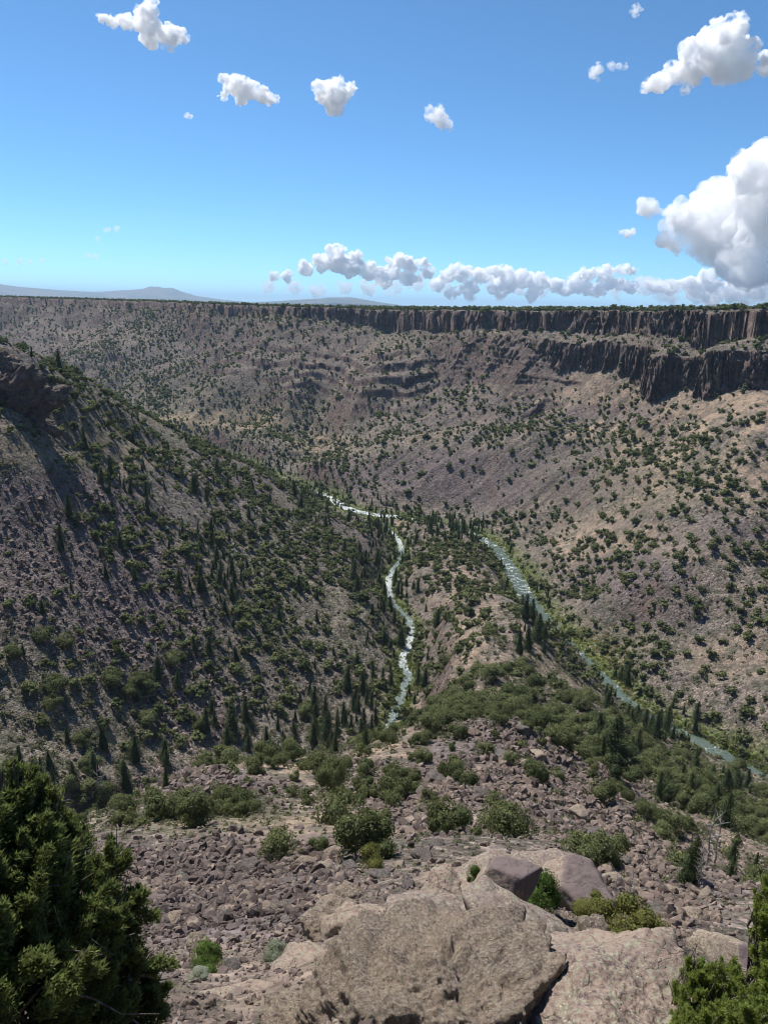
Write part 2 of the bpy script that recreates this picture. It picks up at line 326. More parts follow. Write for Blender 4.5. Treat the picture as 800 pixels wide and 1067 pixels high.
# broken lava layers on the far cliffs: real relief, pushed in and out of the face
_s, _par = rim_s(V[:, 0], V[:, 1]); _d = np.hypot(V[:, 0], V[:, 1])
_gz = np.gradient(GZ, axis=1)/np.maximum(np.gradient(R, axis=1), 1e-6); _st = ss(1.1, 2.2, np.abs(_gz).ravel())
_ci = np.where((np.abs(_s+30) < 80) & (_d > 500) & (_d < 3200) & (_st > 0))[0]; p_ = V[_ci]
lay = p_[:, 2]/8.5+.35*fbm2(p_[:, 0], p_[:, 1], 60, 2, 131); saw = lay-np.floor(lay); blk = vn2(_par[_ci]*38+7*np.floor(lay), np.floor(lay)*3.7, 133)
off = (saw-.5)*7.0+blk*3.0+fbm3(p_*[1, 1, .6], 9, 3, 135)*3.2+np.floor(fbm3(p_*[1, 1, .35], 14, 2, 137)*3)*1.3; off *= _st[_ci]
V[_ci, 0] -= V[_ci, 0]/_d[_ci]*off; V[_ci, 1] -= V[_ci, 1]/_d[_ci]*off
# pale chutes running down the talus below the cliffs
chute = ss(.05, .45, vn2(_par*16+fbm2(V[:, 0], V[:, 1], 90, 2, 141)*.35, _s*.004, 143)+.35*fbm2(V[:, 0], V[:, 1], 25, 2, 145))*ss(-260, -110, _s)*ss(-25, -50, _s)*(V[:, 1] > 300)*ss(1900, 900, _d)
mO = np.maximum(mO*(.55+.45*ss(-.3, .3, fbm2(V[:, 0], V[:, 1], 30, 3, 147))), chute*.9)
na = len(az_all)
ii, jj = np.meshgrid(np.arange(na-1), np.arange(NR-1), indexing='ij'); a = (ii*NR+jj).ravel()
Q = np.stack([a, a+NR, a+NR+1, a+1], 1)[:, ::-1]
# close the little disc under the viewer
c0 = len(V); V = np.vstack([V, [[0, 0, -1.7]]])
mS, mO, mG, bankm = [np.append(q, 0) for q in (mS, mO, mG, bankm)]

def ground_material():
    k = NT('canyon_ground'); tc = k.n('ShaderNodeTexCoord').outputs['Object']; geo = k.n('ShaderNodeNewGeometry')
    scree = k.attr('scree').outputs['Fac']; soil = k.attr('soil').outputs['Fac']; grass = k.attr('grass').outputs['Fac']; bank = k.attr('bank').outputs['Fac']
    n60 = k.noise(tc, 0.016, 5, 0.6); n8 = k.noise(tc, 0.12, 6, 0.65); n1 = k.noise(tc, 0.9, 6, 0.7)
    nf = k.noise(tc, 6.0, 5, 0.7)
    # loose stones: cells of several sizes
    c1 = k.vor(tc, 0.42, out='Color'); c2 = k.vor(tc, 1.3, out='Color'); c3 = k.vor(tc, 4.0, out='Color')
    d1 = k.vor(tc, 0.42); d2 = k.vor(tc, 1.3); d3 = k.vor(tc, 4.0)
    sep = lambda c: k.n('ShaderNodeSeparateColor', i_0=c).outputs[0]
    base = k.mix(k.ramp(n60, .35, .65), (0.215, 0.170, 0.142), (0.155, 0.132, 0.118))
    base = k.mix(k.ramp(n8, .42, .62), base, (0.125, 0.112, 0.088))
    soilc = k.mix(k.ramp(n8, .35, .7), (0.33, 0.242, 0.172), (0.26, 0.196, 0.148))
    screec = k.mix(k.ramp(n8, .35, .65), (0.125, 0.100, 0.101), (0.160, 0.127, 0.121))
    grassc = k.mix(k.ramp(n1, .35, .65), (0.150, 0.145, 0.082), (0.095, 0.102, 0.052))
    sf = k.math('MULTIPLY', scree, k.ramp(n8, .30, .42), clamp=True)
    of = k.math('MULTIPLY', soil, k.ramp(n8, .66, .45), clamp=True)
    gf = k.math('MULTIPLY', grass, k.ramp(n1, .40, .58), clamp=True)
    col = k.mix(of, base, soilc); col = k.mix(sf, col, screec); col = k.mix(gf, col, grassc)
    col = k.mix(k.math('MULTIPLY', bank, k.ramp(n8, .3, .5)), col, (0.105, 0.125, 0.045))
    # stones vary in tone
    stony = k.math('ADD', k.math('MULTIPLY', soil, -0.55), 0.85, clamp=True)
    v1 = k.ramp(sep(c2), 0, 1, 0.62, 1.42); v2 = k.ramp(sep(c3), 0, 1, 0.72, 1.3); v0 = k.ramp(sep(c1), 0, 1, 0.66, 1.38)
    vm = k.math('MULTIPLY', k.math('MULTIPLY', v1, v2), v0)
    vm = k.math('MULTIPLY', vm, k.ramp(nf, .25, .75, .8, 1.2))
    var = k.n('ShaderNodeCombineColor', i_0=vm, i_1=vm, i_2=vm).outputs[0]
    col = k.mix(stony, col, k.mix(1.0, col, var, 'MULTIPLY'))
    # small dry tufts and shadow-free scrub colour between the stones
    tuft = k.ramp(k.noise(tc, .55, 5, .75), .54, .60); col = k.mix(k.math('MULTIPLY', tuft, 0.6), col, (0.085, 0.09, 0.052))
    # steep rock faces
    nz = k.n('ShaderNodeSeparateXYZ', i_0=geo.outputs['True Normal']).outputs['Z']
    steep = k.ramp(k.math('ADD', nz, k.math('MULTIPLY', k.math('SUBTRACT', n8, 0.5), 0.35)), 0.66, 0.48)
    mp = k.n('ShaderNodeMapping', i_Vector=tc, i_Scale=(1, 1, 0.55)).outputs[0]
    st = k.noise(mp, 0.22, 6, .7); lay = k.noise(k.n('ShaderNodeMapping', i_Vector=tc, i_Scale=(0.05, 0.05, 1)).outputs[0], 0.16, 4, .6)
    cl = k.mix(k.ramp(st, .36, .64), (0.125, 0.095, 0.086), (0.35, 0.255, 0.212)); cl = k.mix(k.ramp(lay, .48, .60, 0, .75), cl, (0.20, 0.135, 0.11)); cl = k.mix(k.ramp(sep(c1), .1, .9, 0, .5), cl, (0.10, 0.08, 0.08))
    cl = k.mix(k.math('MULTIPLY', steep, 1.0), col, cl)
    h = k.math('ADD', k.math('MULTIPLY', d1, -1.3), k.math('MULTIPLY', d2, -0.75)); h = k.math('ADD', h, k.math('MULTIPLY', d3, -0.28))
    h = k.math('ADD', h, k.math('MULTIPLY', n1, 0.9)); h = k.math('ADD', h, k.math('MULTIPLY', nf, 0.16))
    hs = k.math('MULTIPLY', h, k.math('ADD', k.math('MULTIPLY', stony, .8), .2))
    h2 = k.math('ADD', hs, k.math('MULTIPLY', k.math('MULTIPLY', st, steep), 9.0))
    return k.done(cl, 0.95, k.bump(h2, 0.85, 0.9), 0.1)
GM = ground_material()
ground = mesh_obj('ground', V, Q, GM, smooth=True, attrs={'scree': ('FLOAT', mS), 'soil': ('FLOAT', mO), 'grass': ('FLOAT', mG), 'bank': ('FLOAT', bankm)})
tag(ground, kind='structure')

# ------------------------------------------------------------------ rivers
def ribbon(name, pl, W, wf, mat):
    pl = np.array(pl); n = 6; pts = smooth_pl(pl, n); t = np.gradient(pts[:, :2], axis=0); t /= np.linalg.norm(t, axis=1)[:, None]; nr = np.stack([-t[:, 1], t[:, 0]], 1)
    K = 9; V = []; 
    for k in range(K):
        o = (k/(K-1)*2-1)*(W+2.2); V.append(np.column_stack([pts[:, :2]+nr*o, pts[:, 2]]))
    V = np.array(V).transpose(1, 0, 2).reshape(-1, 3); m = len(pts)
    q = np.array([[i*K+j, i*K+j+1, (i+1)*K+j+1, (i+1)*K+j] for i in range(m-1) for j in range(K-1)])
    o = mesh_obj(name, V, q[:, ::-1], mat, smooth=True, attrs={'foam': ('FLOAT', np.repeat(wf(pts), K))}); return tag(o, kind='structure')
def water_material(name, deep, scale, thr):
    k = NT(name); tc = k.n('ShaderNodeTexCoord').outputs['Object']; fo = k.attr('foam').outputs['Fac']
    n = k.noise(tc, scale, 6, .7, .6); n2 = k.noise(tc, scale*4, 4, .7)
    f = k.ramp(k.math('ADD', k.math('ADD', n, k.math('MULTIPLY', k.math('SUBTRACT', n2, .5), .35)), k.math('MULTIPLY', k.math('SUBTRACT', fo, .5), .35)), thr, thr+.07)
    col = k.mix(f, deep, (0.46, 0.49, 0.48)); r = k.math('ADD', k.math('MULTIPLY', f, .6), .12)
    hh = k.math('ADD', n, k.math('MULTIPLY', n2, .5))
    return k.done(col, r, k.bump(hh, 1.0, .7), .5)
red = ribbon('tributary_water', RED, RED_W, lambda p: 0.5+.3*np.sin(p[:, 1]*.045), water_material('white_water', (0.16, 0.20, 0.18), .8, .50))
rio = ribbon('river_water', RIO, RIO_W, lambda p: np.interp(p[:, 1], [300, 560, 640, 700, 860, 900, 960], [.3, .35, .55, .45, .9, 1.0, .4]), water_material('river_green', (0.095, 0.125, 0.105), .22, .545))

# ------------------------------------------------------------------ far hills
def hill(name, u0, u1, prof, d, mat, depth):
    us = np.linspace(u0, u1, 160); hh = np.interp(us, [p[0] for p in prof], [p[1] for p in prof]); K = 30; V = []
    for j in range(K):
        s = j/(K-1)*2-1
        for u_, h_ in zip(us, hh):
            p = P(u_, 320, d=1.0); az = math.atan2(p[0], p[1]); dd = d+s*depth
            x, y = math.sin(az)*dd, math.cos(az)*dd; V.append((x, y, h_*max(0, 1-abs(s)**1.6)-10))
    V = np.array(V); n = fbm2(V[:, 0], V[:, 1], depth*.6, 4, 5); V[:, 2] = -12+(V[:, 2]+12)*(1+.10*n)
    ii, jj = np.meshgrid(np.arange(K-1), np.arange(159), indexing='ij'); a = (ii*160+jj).ravel()
    return tag(mesh_obj(name, V, np.stack([a, a+1, a+161, a+160], 1), mat, smooth=True), kind='structure')
def hill_mat(name, a, b):
    k = NT(name); tc = k.n('ShaderNodeTexCoord').outputs['Object']; n = k.noise(tc, 0.0012, 6, .65); return k.done(k.mix(k.ramp(n, .4, .6), a, b), .95)
hz = lambda u, v, d: (319.3+(u-400)*0.0253-v)/FPX*d/math.cos(math.radians(14))*1.0
D1 = 30000; D2 = 24000
hill('hills', -150, 262, [(u, max(0, hz(u, v, D1))) for u, v in [(-150, 292), (-60, 293), (0, 297.5), (20, 300), (60, 303.5), (100, 305.5), (122, 304.5), (135, 304), (150, 303.2), (157, 301.2), (166, 301.5), (172, 303), (180, 302.8), (190, 306), (205, 309.5), (230, 312.5), (262, 316)]], D1, hill_mat('far_hill', (0.07, 0.09, 0.07), (0.15, 0.14, 0.11)), 6000)
hill('hills', 235, 470, [(u, max(0, hz(u, v, D2))) for u, v in [(235, 313), (262, 315), (290, 314), (315, 312.5), (335, 311.8), (342, 310.8), (365, 310.6), (375, 312), (395, 315), (420, 318.5), (450, 320), (470, 321)]], D2, hill_mat('mid_hill', (0.05, 0.07, 0.045), (0.12, 0.11, 0.08)), 5000)
hill('hills', 690, 800, [(u, max(0, hz(u, v, 16000))) for u, v in [(690, 321.5), (730, 320), (742, 318.6), (765, 318.8), (778, 320), (800, 321.5)]], 16000, hill_mat('near_hill', (0.05, 0.06, 0.04), (0.10, 0.09, 0.07)), 2500)
# ------------------------------------------------------------------ vegetation
DGRID = """325 777777777777777777777
345 344444433333322111111
370 234444443334433210000
400 567664444444333211110
430 357762255444566543322
460 235887755554455788633
490 002578766521113577644
520 012478867642111377766
550 123578899977765555666
580 122568999988776555555
610 124568999997776545544
640 123468999986544554545
670 234567888887543556655
700 333455677784333355555
730 333455677773333444544
760 444445667764443344543
790 445434555565333444433
820 545555665554333344444
850 544455554555544444444
880 000002122332223444444
910 000000001100012333333
940 000000000000001233444
970 000000000000000000000""".split('\n')
DV = np.array([float(r.split()[0]) for r in DGRID]); DM = np.array([[int(c) for c in r.split()[1]] for r in DGRID], float)
def grid_at(u, v):
    gu = np.clip(u/40, 0, 19.999); gv = np.interp(v, DV, np.arange(len(DV)), left=0, right=len(DV)-1)
    gv = np.clip(gv, 0, len(DV)-1.001); i = gu.astype(int); j = gv.astype(int); fu = gu-i; fv = gv-j
    return (DM[j, i]*(1-fu)+DM[j, i+1]*fu)*(1-fv)+(DM[j+1, i]*(1-fu)+DM[j+1, i+1]*fu)*fv
CON = [(100, 590, 50, 42, .9), (225, 600, 40, 40, .9), (300, 760, 90, 26, 1), (360, 745, 50, 30, 1), (415, 620, 26, 90, .55), (400, 680, 30, 60, .6), (60, 650, 70, 70, .30), (60, 790, 110, 40, .6), (230, 660, 80, 70, .15), (330, 650, 80, 90, .12),
       (475, 552, 50, 14, 1), (395, 552, 16, 20, 1), (680, 758, 30, 20, 1), (414, 735, 18, 26, 1), (560, 650, 22, 40, .9), (640, 720, 24, 20, .8), (535, 600, 14, 40, .6), (700, 755, 34, 24, 1), (600, 830, 70, 60, .2), (720, 850, 70, 60, .25), (640, 790, 30, 30, .5), (130, 520, 40, 30, .6), (215, 540, 100, 50, .18), (185, 700, 30, 30, .5),
       (20, 560, 40, 60, .5), (740, 900, 60, 40, .4), (350, 520, 60, 30, .3), (560, 860, 50, 30, .3), (385, 560, 20, 50, .6)]

def ico(sub):
    bm = bmesh.new(); bmesh.ops.create_icosphere(bm, subdivisions=sub, radius=1.0)
    V = np.array([v.co[:] for v in bm.verts]); Fc = np.array([[v.index for v in f.verts] for f in bm.faces]); bm.free(); return V, Fc
ICO = {k: ico(k) for k in (1, 2, 3, 4, 5)}
def leaf_tris(C, N, size, rng, asp=1.0):
    """one triangle per centre C, facing roughly N"""
    n = len(C); N = N+rng.normal(0, 0.55, (n, 3)); N /= np.linalg.norm(N, axis=1)[:, None]
    A = np.cross(N, rng.normal(0, 1, (n, 3))); A /= np.linalg.norm(A, axis=1)[:, None]+1e-9; B = np.cross(N, A)
    s = (size*rng.uniform(.6, 1.4, n))[:, None]
    V = np.stack([C+A*s*asp, C-A*s*.5*asp+B*s*.8, C-A*s*.5*asp-B*s*.8], 1).reshape(-1, 3)
    return V, np.arange(n*3).reshape(-1, 3)
def round_crown(nt, seed, leaf, core=1, lobes=9, tall=.92):
    rng = np.random.default_rng(seed)
    L = rng.normal(0, 1, (lobes, 3)); L /= np.linalg.norm(L, axis=1)[:, None]
    L = L*rng.uniform(.24, .46, (lobes, 1))*np.array([1, 1, .62])+[0, 0, .46*tall]; L[:, 2] = np.clip(L[:, 2], .16, .8*tall); rad = rng.uniform(.13, .30, lobes); rad[:2] += .05
    k = rng.choice(lobes, nt*2, p=rad**2/np.sum(rad**2)); D = rng.normal(0, 1, (nt*2, 3)); D[:, 2] += .25; D /= np.linalg.norm(D, axis=1)[:, None]
    C = L[k]+D*(rad[k]*rng.uniform(.55, 1.08, nt*2))[:, None]
    ins = np.zeros(len(C), bool)
    for i in range(lobes): ins |= (np.linalg.norm(C-L[i], axis=1) < rad[i]*.72)
    C = C[~ins & (C[:, 2] > .03)]; 
    C = C[:nt]; Nn = C-[0, 0, .42*tall]; Nn /= np.linalg.norm(Nn, axis=1)[:, None]; 
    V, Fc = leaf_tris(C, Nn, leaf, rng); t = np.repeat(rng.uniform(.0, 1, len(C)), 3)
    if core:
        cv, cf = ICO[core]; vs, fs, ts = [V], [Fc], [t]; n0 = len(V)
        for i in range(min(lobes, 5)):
            vs.append(cv*rad[i]*.78+L[i]); fs.append(cf+n0); ts.append(np.full(len(cv), .12)); n0 += len(cv)  # dark solid lobes added inside the leaves to block light
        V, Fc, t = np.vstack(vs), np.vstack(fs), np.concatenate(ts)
    V[:, 2] = np.maximum(V[:, 2], 0.0); return V, Fc, t
def cone_crown(nt, seed, leaf, core=True, w=.235):
    rng = np.random.default_rng(seed); z = rng.uniform(0, 1, nt)**1.25; z = .10+z*.88; a = rng.uniform(0, 2*math.pi, nt)
    tier = (z*(9+seed % 4)) % 1.0; lop = 1+.36*np.sin(a*2+seed)+.28*np.sin(a*3+z*17+seed)
    rr = w*1.15*(1-((z-.10)/.90))**.72*(1-.42*tier)*lop*rng.uniform(.7, 1.05, nt)+.008
    C = np.stack([np.cos(a)*rr, np.sin(a)*rr, z-.02*tier], 1); N = np.stack([np.cos(a), np.sin(a), a*0+.7], 1)
    V, Fc = leaf_tris(C, N, leaf, rng); t = np.repeat(rng.uniform(0, 1, nt), 3)
    if core:
        m = 6; rings = [(.1, .55), (.4, .5), (.75, .4), (.97, .1)]; cv = [(w*k*(1-(zz-.1)/.95)*math.cos(q*2*math.pi/m), w*k*(1-(zz-.1)/.95)*math.sin(q*2*math.pi/m), zz) for zz, k in rings for q in range(m)]
        cf = [[i*m+q, i*m+(q+1) % m, (i+1)*m+(q+1) % m] for i in range(3) for q in range(m)]+[[i*m+q, (i+1)*m+(q+1) % m, (i+1)*m+q] for i in range(3) for q in range(m)]
        n0 = len(V); V = np.vstack([V, cv]); Fc = np.vstack([Fc, np.array(cf)+n0]); t = np.concatenate([t, np.full(len(cv), .1)])  # dark inner cone added so light does not pass through the crown
    return V, Fc, t
def trunk_mesh(h, r, seed, limbs=0, crook=.05, n=6, reach=.35):
    rng = random.Random(seed); V, Q = [], []
    def tube(p0, p1, r0, r1, seg=3, cr=0.0):
        base = None; p0 = Vector(p0); p1 = Vector(p1); ax = (p1-p0).normalized(); a = ax.orthogonal().normalized(); b = ax.cross(a)
        for i in range(seg+1):
            t = i/seg; c = p0.lerp(p1, t)+(a*rng.uniform(-1, 1)+b*rng.uniform(-1, 1))*cr*(0 < i < seg); rr = r0+(r1-r0)*t; s = len(V)
            for q in range(n): V.append(c+(a*math.cos(q*2*math.pi/n)+b*math.sin(q*2*math.pi/n))*rr)
            if base is not None:
                for q in range(n): Q.append([base+q, base+(q+1) % n, s+(q+1) % n, s+q])
            base = s
    tube((0, 0, -.06*h), (0, 0, h), r, r*.25, 5, crook*h)
    for k in range(limbs):
        z = h*rng.uniform(.15, .8); a = rng.uniform(0, 6.28); L = h*reach*rng.uniform(.7, 1.2)
        tube((0, 0, z), (math.cos(a)*L, math.sin(a)*L, z+L*rng.uniform(.3, 1.1)), r*.45, r*.1, 3, L*.06)
    return np.array([v[:] for v in V]), np.array(Q)

def foliage_mat(name, dark, light, ob=False):
    k = NT(name); t = k.attr('tint').outputs['Fac']
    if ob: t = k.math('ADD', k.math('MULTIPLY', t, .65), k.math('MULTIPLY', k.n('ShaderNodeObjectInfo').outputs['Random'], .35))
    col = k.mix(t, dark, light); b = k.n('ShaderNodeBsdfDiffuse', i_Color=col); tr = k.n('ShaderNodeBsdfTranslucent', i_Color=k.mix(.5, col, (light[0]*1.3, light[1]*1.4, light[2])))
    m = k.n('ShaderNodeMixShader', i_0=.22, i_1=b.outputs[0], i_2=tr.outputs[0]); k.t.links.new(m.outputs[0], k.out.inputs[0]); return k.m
JD, JL = (0.050, 0.064, 0.030), (0.215, 0.230, 0.105)
CD, CLt = (0.032, 0.047, 0.026), (0.105, 0.130, 0.060)
M_JUN = foliage_mat('juniper_leaf', JD, JL, True); M_JUNS = foliage_mat('juniper_leaf_far', JD, JL)
M_PIN = foliage_mat('pine_leaf', CD, CLt, True); M_PINS = foliage_mat('pine_leaf_far', CD, CLt)
M_SAGE = foliage_mat('sage_leaf', (0.095, 0.105, 0.06), (0.19, 0.19, 0.12), True); M_SAGES = foliage_mat('sage_leaf_far', (0.085, 0.095, 0.052), (0.18, 0.175, 0.105))
M_WIL = foliage_mat('willow_leaf_far', (0.075, 0.11, 0.03), (0.20, 0.22, 0.05)); M_YEL = foliage_mat('rabbitbrush_leaf', (0.17, 0.15, 0.035), (0.36, 0.29, 0.06))
kb = NT('bark'); tcb = kb.n('ShaderNodeTexCoord').outputs['Object']; nb = kb.noise(kb.n('ShaderNodeMapping', i_Vector=tcb, i_Scale=(6, 6, .8)).outputs[0], 6, 5, .7)
M_BARK = kb.done(kb.mix(kb.ramp(nb, .35, .65), (0.075, 0.058, 0.045), (0.20, 0.165, 0.135)), .95, kb.bump(nb, .8, .02))

# where the trees grow
def scatter(n, dmin, dmax, rng, power=.5):
    a = np.radians(rng.uniform(-36, 36, n)); d = np.sqrt(rng.uniform(dmin**2, dmax**2, n)) if power == .5 else np.exp(rng.uniform(math.log(dmin), math.log(dmax), n))
    return np.sin(a)*d, np.cos(a)*d
def thin(x, y, cell):
    key = np.floor(x/cell).astype(np.int64)*100003+np.floor(y/cell).astype(np.int64); _, i = np.unique(key, return_index=True); return np.sort(i)
rg = np.random.default_rng(11)
tx, ty = [], []
for n, a_, b_ in ((16000, 34, 300), (60000, 300, 1000), (90000, 1000, 2000), (60000, 2000, 3200)):
    x, y = scatter(n, a_, b_, rg); tx.append(x); ty.append(y)
tx = np.concatenate(tx); ty = np.concatenate(ty)
far_ = np.hypot(tx, ty) > 260; i = np.concatenate([np.where(~far_)[0][thin(tx[~far_], ty[~far_], 3.7)], np.where(far_)[0][thin(tx[far_], ty[far_], 6.4)]]); tx, ty = tx[i], ty[i]
sR, _ = rim_s(tx, ty); ok = sR < 260; tx, ty, sR = tx[ok], ty[ok], sR[ok]
tz = height(tx, ty); tu, tv = proj(tx, ty, tz); td = np.sqrt(tx**2+ty**2+tz**2)
ex = 2.0; hx = height(tx+ex, ty); hy = height(tx, ty+ex); slope = np.hypot((hx-tz)/ex, (hy-tz)/ex)
g = grid_at(tu, tv); clump = fbm2(tx, ty, 34, 3, 201)
dens = np.clip(g/9, 0, 1)**1.0*(1+np.where(td > 260, .95, .45)*clump)*ss(2.2, 1.2, slope)
dens = np.where(sR > 2, .62*(1+.7*clump), dens)
g1, _, _ = poly_dist(tx, ty, RIO); g2, _, _ = poly_dist(tx, ty, RED)
dens = np.where((sR < -6) & (sR > -42) & (np.abs(clump) < .7), np.maximum(dens, .35), dens); dens = np.where((g1 < RIO_W+2.5) | (g2 < RED_W+2), 0, dens)
riv = np.maximum(ss(34, 14, g1)*(tx < np.interp(ty, [300, 700], [150, 60])), ss(24, 9, g2)); dens = np.maximum(dens, riv*.7*(td < 1500)*(np.abs(clump) < .6)*(g2 > 5))
ck_ = blob(tu, tv, [(414, 735, 16, 24, 1)], clump*.3); dens = np.maximum(dens, ck_*.9*(g2 > 2.5))
# every tree of the density table is about 6 m across, so cover 9 is nearly closed
nsq = rg.uniform(0, 1, len(tx)); cand = 1/4.6**2
ok = (nsq < dens*np.where(td > 260, 1.15, .78)) & (tu > -40) & (tu < 840); 
tx, ty, tz, tu, tv, td, dens, slope, clump, riv, sR = [q[ok] for q in (tx, ty, tz, tu, tv, td, dens, slope, clump, riv, sR)]
cp = blob(tu, tv, CON, clump*.8); cp = np.maximum(cp, riv*.45); isc = rg.uniform(0, 1, len(tx)) < cp*.8*(td < 1300)
isc |= (rg.uniform(0, 1, len(tx)) < .02) & (td < 900) & (tu < 420)
H = np.where(isc, np.clip(rg.lognormal(math.log(8.6), .33, len(tx)), 4.2, 17), np.clip(rg.lognormal(math.log(4.3), .38, len(tx)), 1.8, 8))
H = np.where(isc & (td < 180), np.minimum(H, 7.5), H)
H = np.where(td < 320, H*(.50+.50*ss(60, 320, td)), H)
near_f = .80+.20*ss(100, 300, td)
Wd = near_f*np.where(isc, H*rg.uniform(.85, 1.25, len(tx)), H*rg.uniform(1.0, 1.35, len(tx)))
print('trees', len(tx), 'conifers', isc.sum())
def inst(tmpl, x, y, z, sxy, sz, rot, tj=None, rng=rg):
    V, Fc, t = tmpl; n = len(x); c, s = np.cos(rot)[:, None], np.sin(rot)[:, None]
    X = (V[None, :, 0]*c-V[None, :, 1]*s)*sxy[:, None]+x[:, None]; Y = (V[None, :, 0]*s+V[None, :, 1]*c)*sxy[:, None]+y[:, None]; Z = V[None, :, 2]*sz[:, None]+z[:, None]
    ln = rng.normal(0, .05, (n, 2))*sz[:, None]; X = X+V[None, :, 2]*ln[:, :1]; Y = Y+V[None, :, 2]*ln[:, 1:]
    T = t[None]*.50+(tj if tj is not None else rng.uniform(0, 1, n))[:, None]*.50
    return np.stack([X, Y, Z], 2).reshape(-1, 3), (Fc[None]+(np.arange(n)*len(V))[:, None, None]).reshape(-1, 3), T.ravel()
def merge(parts):
    o = 0; vs, fs, ts = [], [], []
    for V, Fc, t in parts: vs.append(V); fs.append(Fc+o); ts.append(t); o += len(V)
    return np.vstack(vs), np.vstack(fs), np.concatenate(ts)
def bulk(name, mask, lods, mat, label, cat):
    parts = []
    for (lo, hi, tmpls) in lods:
        idx = np.where(mask & (td >= lo) & (td < hi))[0]; rg.shuffle(idx)
        for k, tm in enumerate(tmpls):
            q = idx[k::len(tmpls)]
            if len(q): parts.append(inst(tm, tx[q], ty[q], tz[q]-.12*H[q]*np.minimum(slope[q], 1), Wd[q], H[q], rg.uniform(0, 6.28, len(q))))
    V, Fc, t = merge(parts); print(name, len(Fc)); o = mesh_obj(name, V, Fc, mat, attrs={'tint': ('FLOAT', t)}); return tag(o, label, cat, kind='stuff')

# the largest in view are individuals
app = H/td
inframe = (tu > -8) & (tu < 808) & (tv < 1075)
# hidden ones are left to the mass: rough line-of-sight test along the ground
def visible(x, y, z):
    vis = np.ones(len(x), bool)
    for t in np.linspace(.12, .96, 26):
        q = height_fast(x*t, y*t); vis &= q < z*t+1.0
    return vis
_hx = np.linspace(-1, 1, 220); _grid_a = np.radians(np.linspace(-40, 40, 240)); _grid_l = np.linspace(math.log(3), math.log(3500), 500)
_ga, _gl = np.meshgrid(_grid_a, _grid_l, indexing='ij'); _gz = height((np.sin(_ga)*np.exp(_gl)).ravel(), (np.cos(_ga)*np.exp(_gl)).ravel()).reshape(_ga.shape)
def height_fast(x, y):
    a = (np.arctan2(x, y)-_grid_a[0])/(_grid_a[1]-_grid_a[0]); l = (np.log(np.maximum(np.hypot(x, y), 3))-_grid_l[0])/(_grid_l[1]-_grid_l[0])
    a = np.clip(a, 0, 238.99); l = np.clip(l, 0, 498.99); i = a.astype(int); j = l.astype(int); fa = a-i; fl = l-j
    return (_gz[i, j]*(1-fl)+_gz[i, j+1]*fl)*(1-fa)+(_gz[i+1, j]*(1-fl)+_gz[i+1, j+1]*fl)*fa
vis = visible(tx, ty, tz+H*.9)
def pick(mask, n):
    idx = np.where(mask & inframe & vis)[0]; return idx[np.argsort(-app[idx])][:n]
jsel = pick(~isc, 290); csel = pick(isc, 230)
single = np.zeros(len(tx), bool); single[jsel] = True; single[csel] = True
print('single distances', td[jsel].max(), td[csel].max(), (app[jsel]*770).min(), (app[csel]*770).min())
T_J3 = [round_crown(22, 300+k, .24, 1, 3) for k in range(6)]; T_J2 = [round_crown(64, 320+k, .115, 1, 7) for k in range(8)]; T_J1 = [round_crown(240, 340+k, .062, 1, 8) for k in range(8)]
T_C3 = [cone_crown(30, 400+k, .065) for k in range(4)]; T_C2 = [cone_crown(90, 420+k, .042) for k in range(6)]; T_C1 = [cone_crown(320, 440+k, .026) for k in range(6)]
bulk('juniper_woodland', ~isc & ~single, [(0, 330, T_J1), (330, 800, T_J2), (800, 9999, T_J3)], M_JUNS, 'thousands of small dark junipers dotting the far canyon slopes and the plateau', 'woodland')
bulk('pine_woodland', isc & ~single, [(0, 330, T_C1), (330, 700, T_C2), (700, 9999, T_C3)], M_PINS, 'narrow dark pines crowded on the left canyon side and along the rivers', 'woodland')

# small grey-green brush between the trees, and riverside growth
bx, by = scatter(42000, 26, 620, rg, 0); i = thin(bx, by, 1.3); bx, by = bx[i], by[i]; bz = height(bx, by); bu, bv = proj(bx, by, bz); bd = np.sqrt(bx**2+by**2+bz**2)
b1, _, _ = poly_dist(bx, by, RIO); b2, _, _ = poly_dist(bx, by, RED)
s_, o_, g_ = masks(bx, by, bz); pr = .55*(1-.7*s_)*(1-.35*o_)+.35*g_; pr *= (1+.8*fbm2(bx, by, 12, 2, 222)); pr = np.where((bv > 930) & (bu > 150) & (bu < 640), pr*.12, pr)
pr = np.where((b1 < RIO_W+1) | (b2 < RED_W+1), 0, pr); ok = (rg.uniform(0, 1, len(bx)) < pr); bx, by, bz, bu, bv, bd, b1, b2 = [q[ok] for q in (bx, by, bz, bu, bv, bd, b1, b2)]
bs = np.clip(bd*.0062, .28, 1.7)*rg.lognormal(0, .3, len(bx))
T_S = [round_crown(40, 500+k, .17, 0, 5, .8) for k in range(6)]
V, Fc, t = merge([inst(T_S[k], bx[k::6], by[k::6], bz[k::6]-.06*bs[k::6], bs[k::6]*1.25, bs[k::6]*.8, rg.uniform(0, 6.28, len(bx[k::6]))) for k in range(6)])
tag(mesh_obj('sagebrush', V, Fc, M_SAGES, attrs={'tint': ('FLOAT', t)}), 'low grey green brush and grass clumps scattered over the slopes between the junipers', 'brush', kind='stuff'); print('brush', len(Fc))
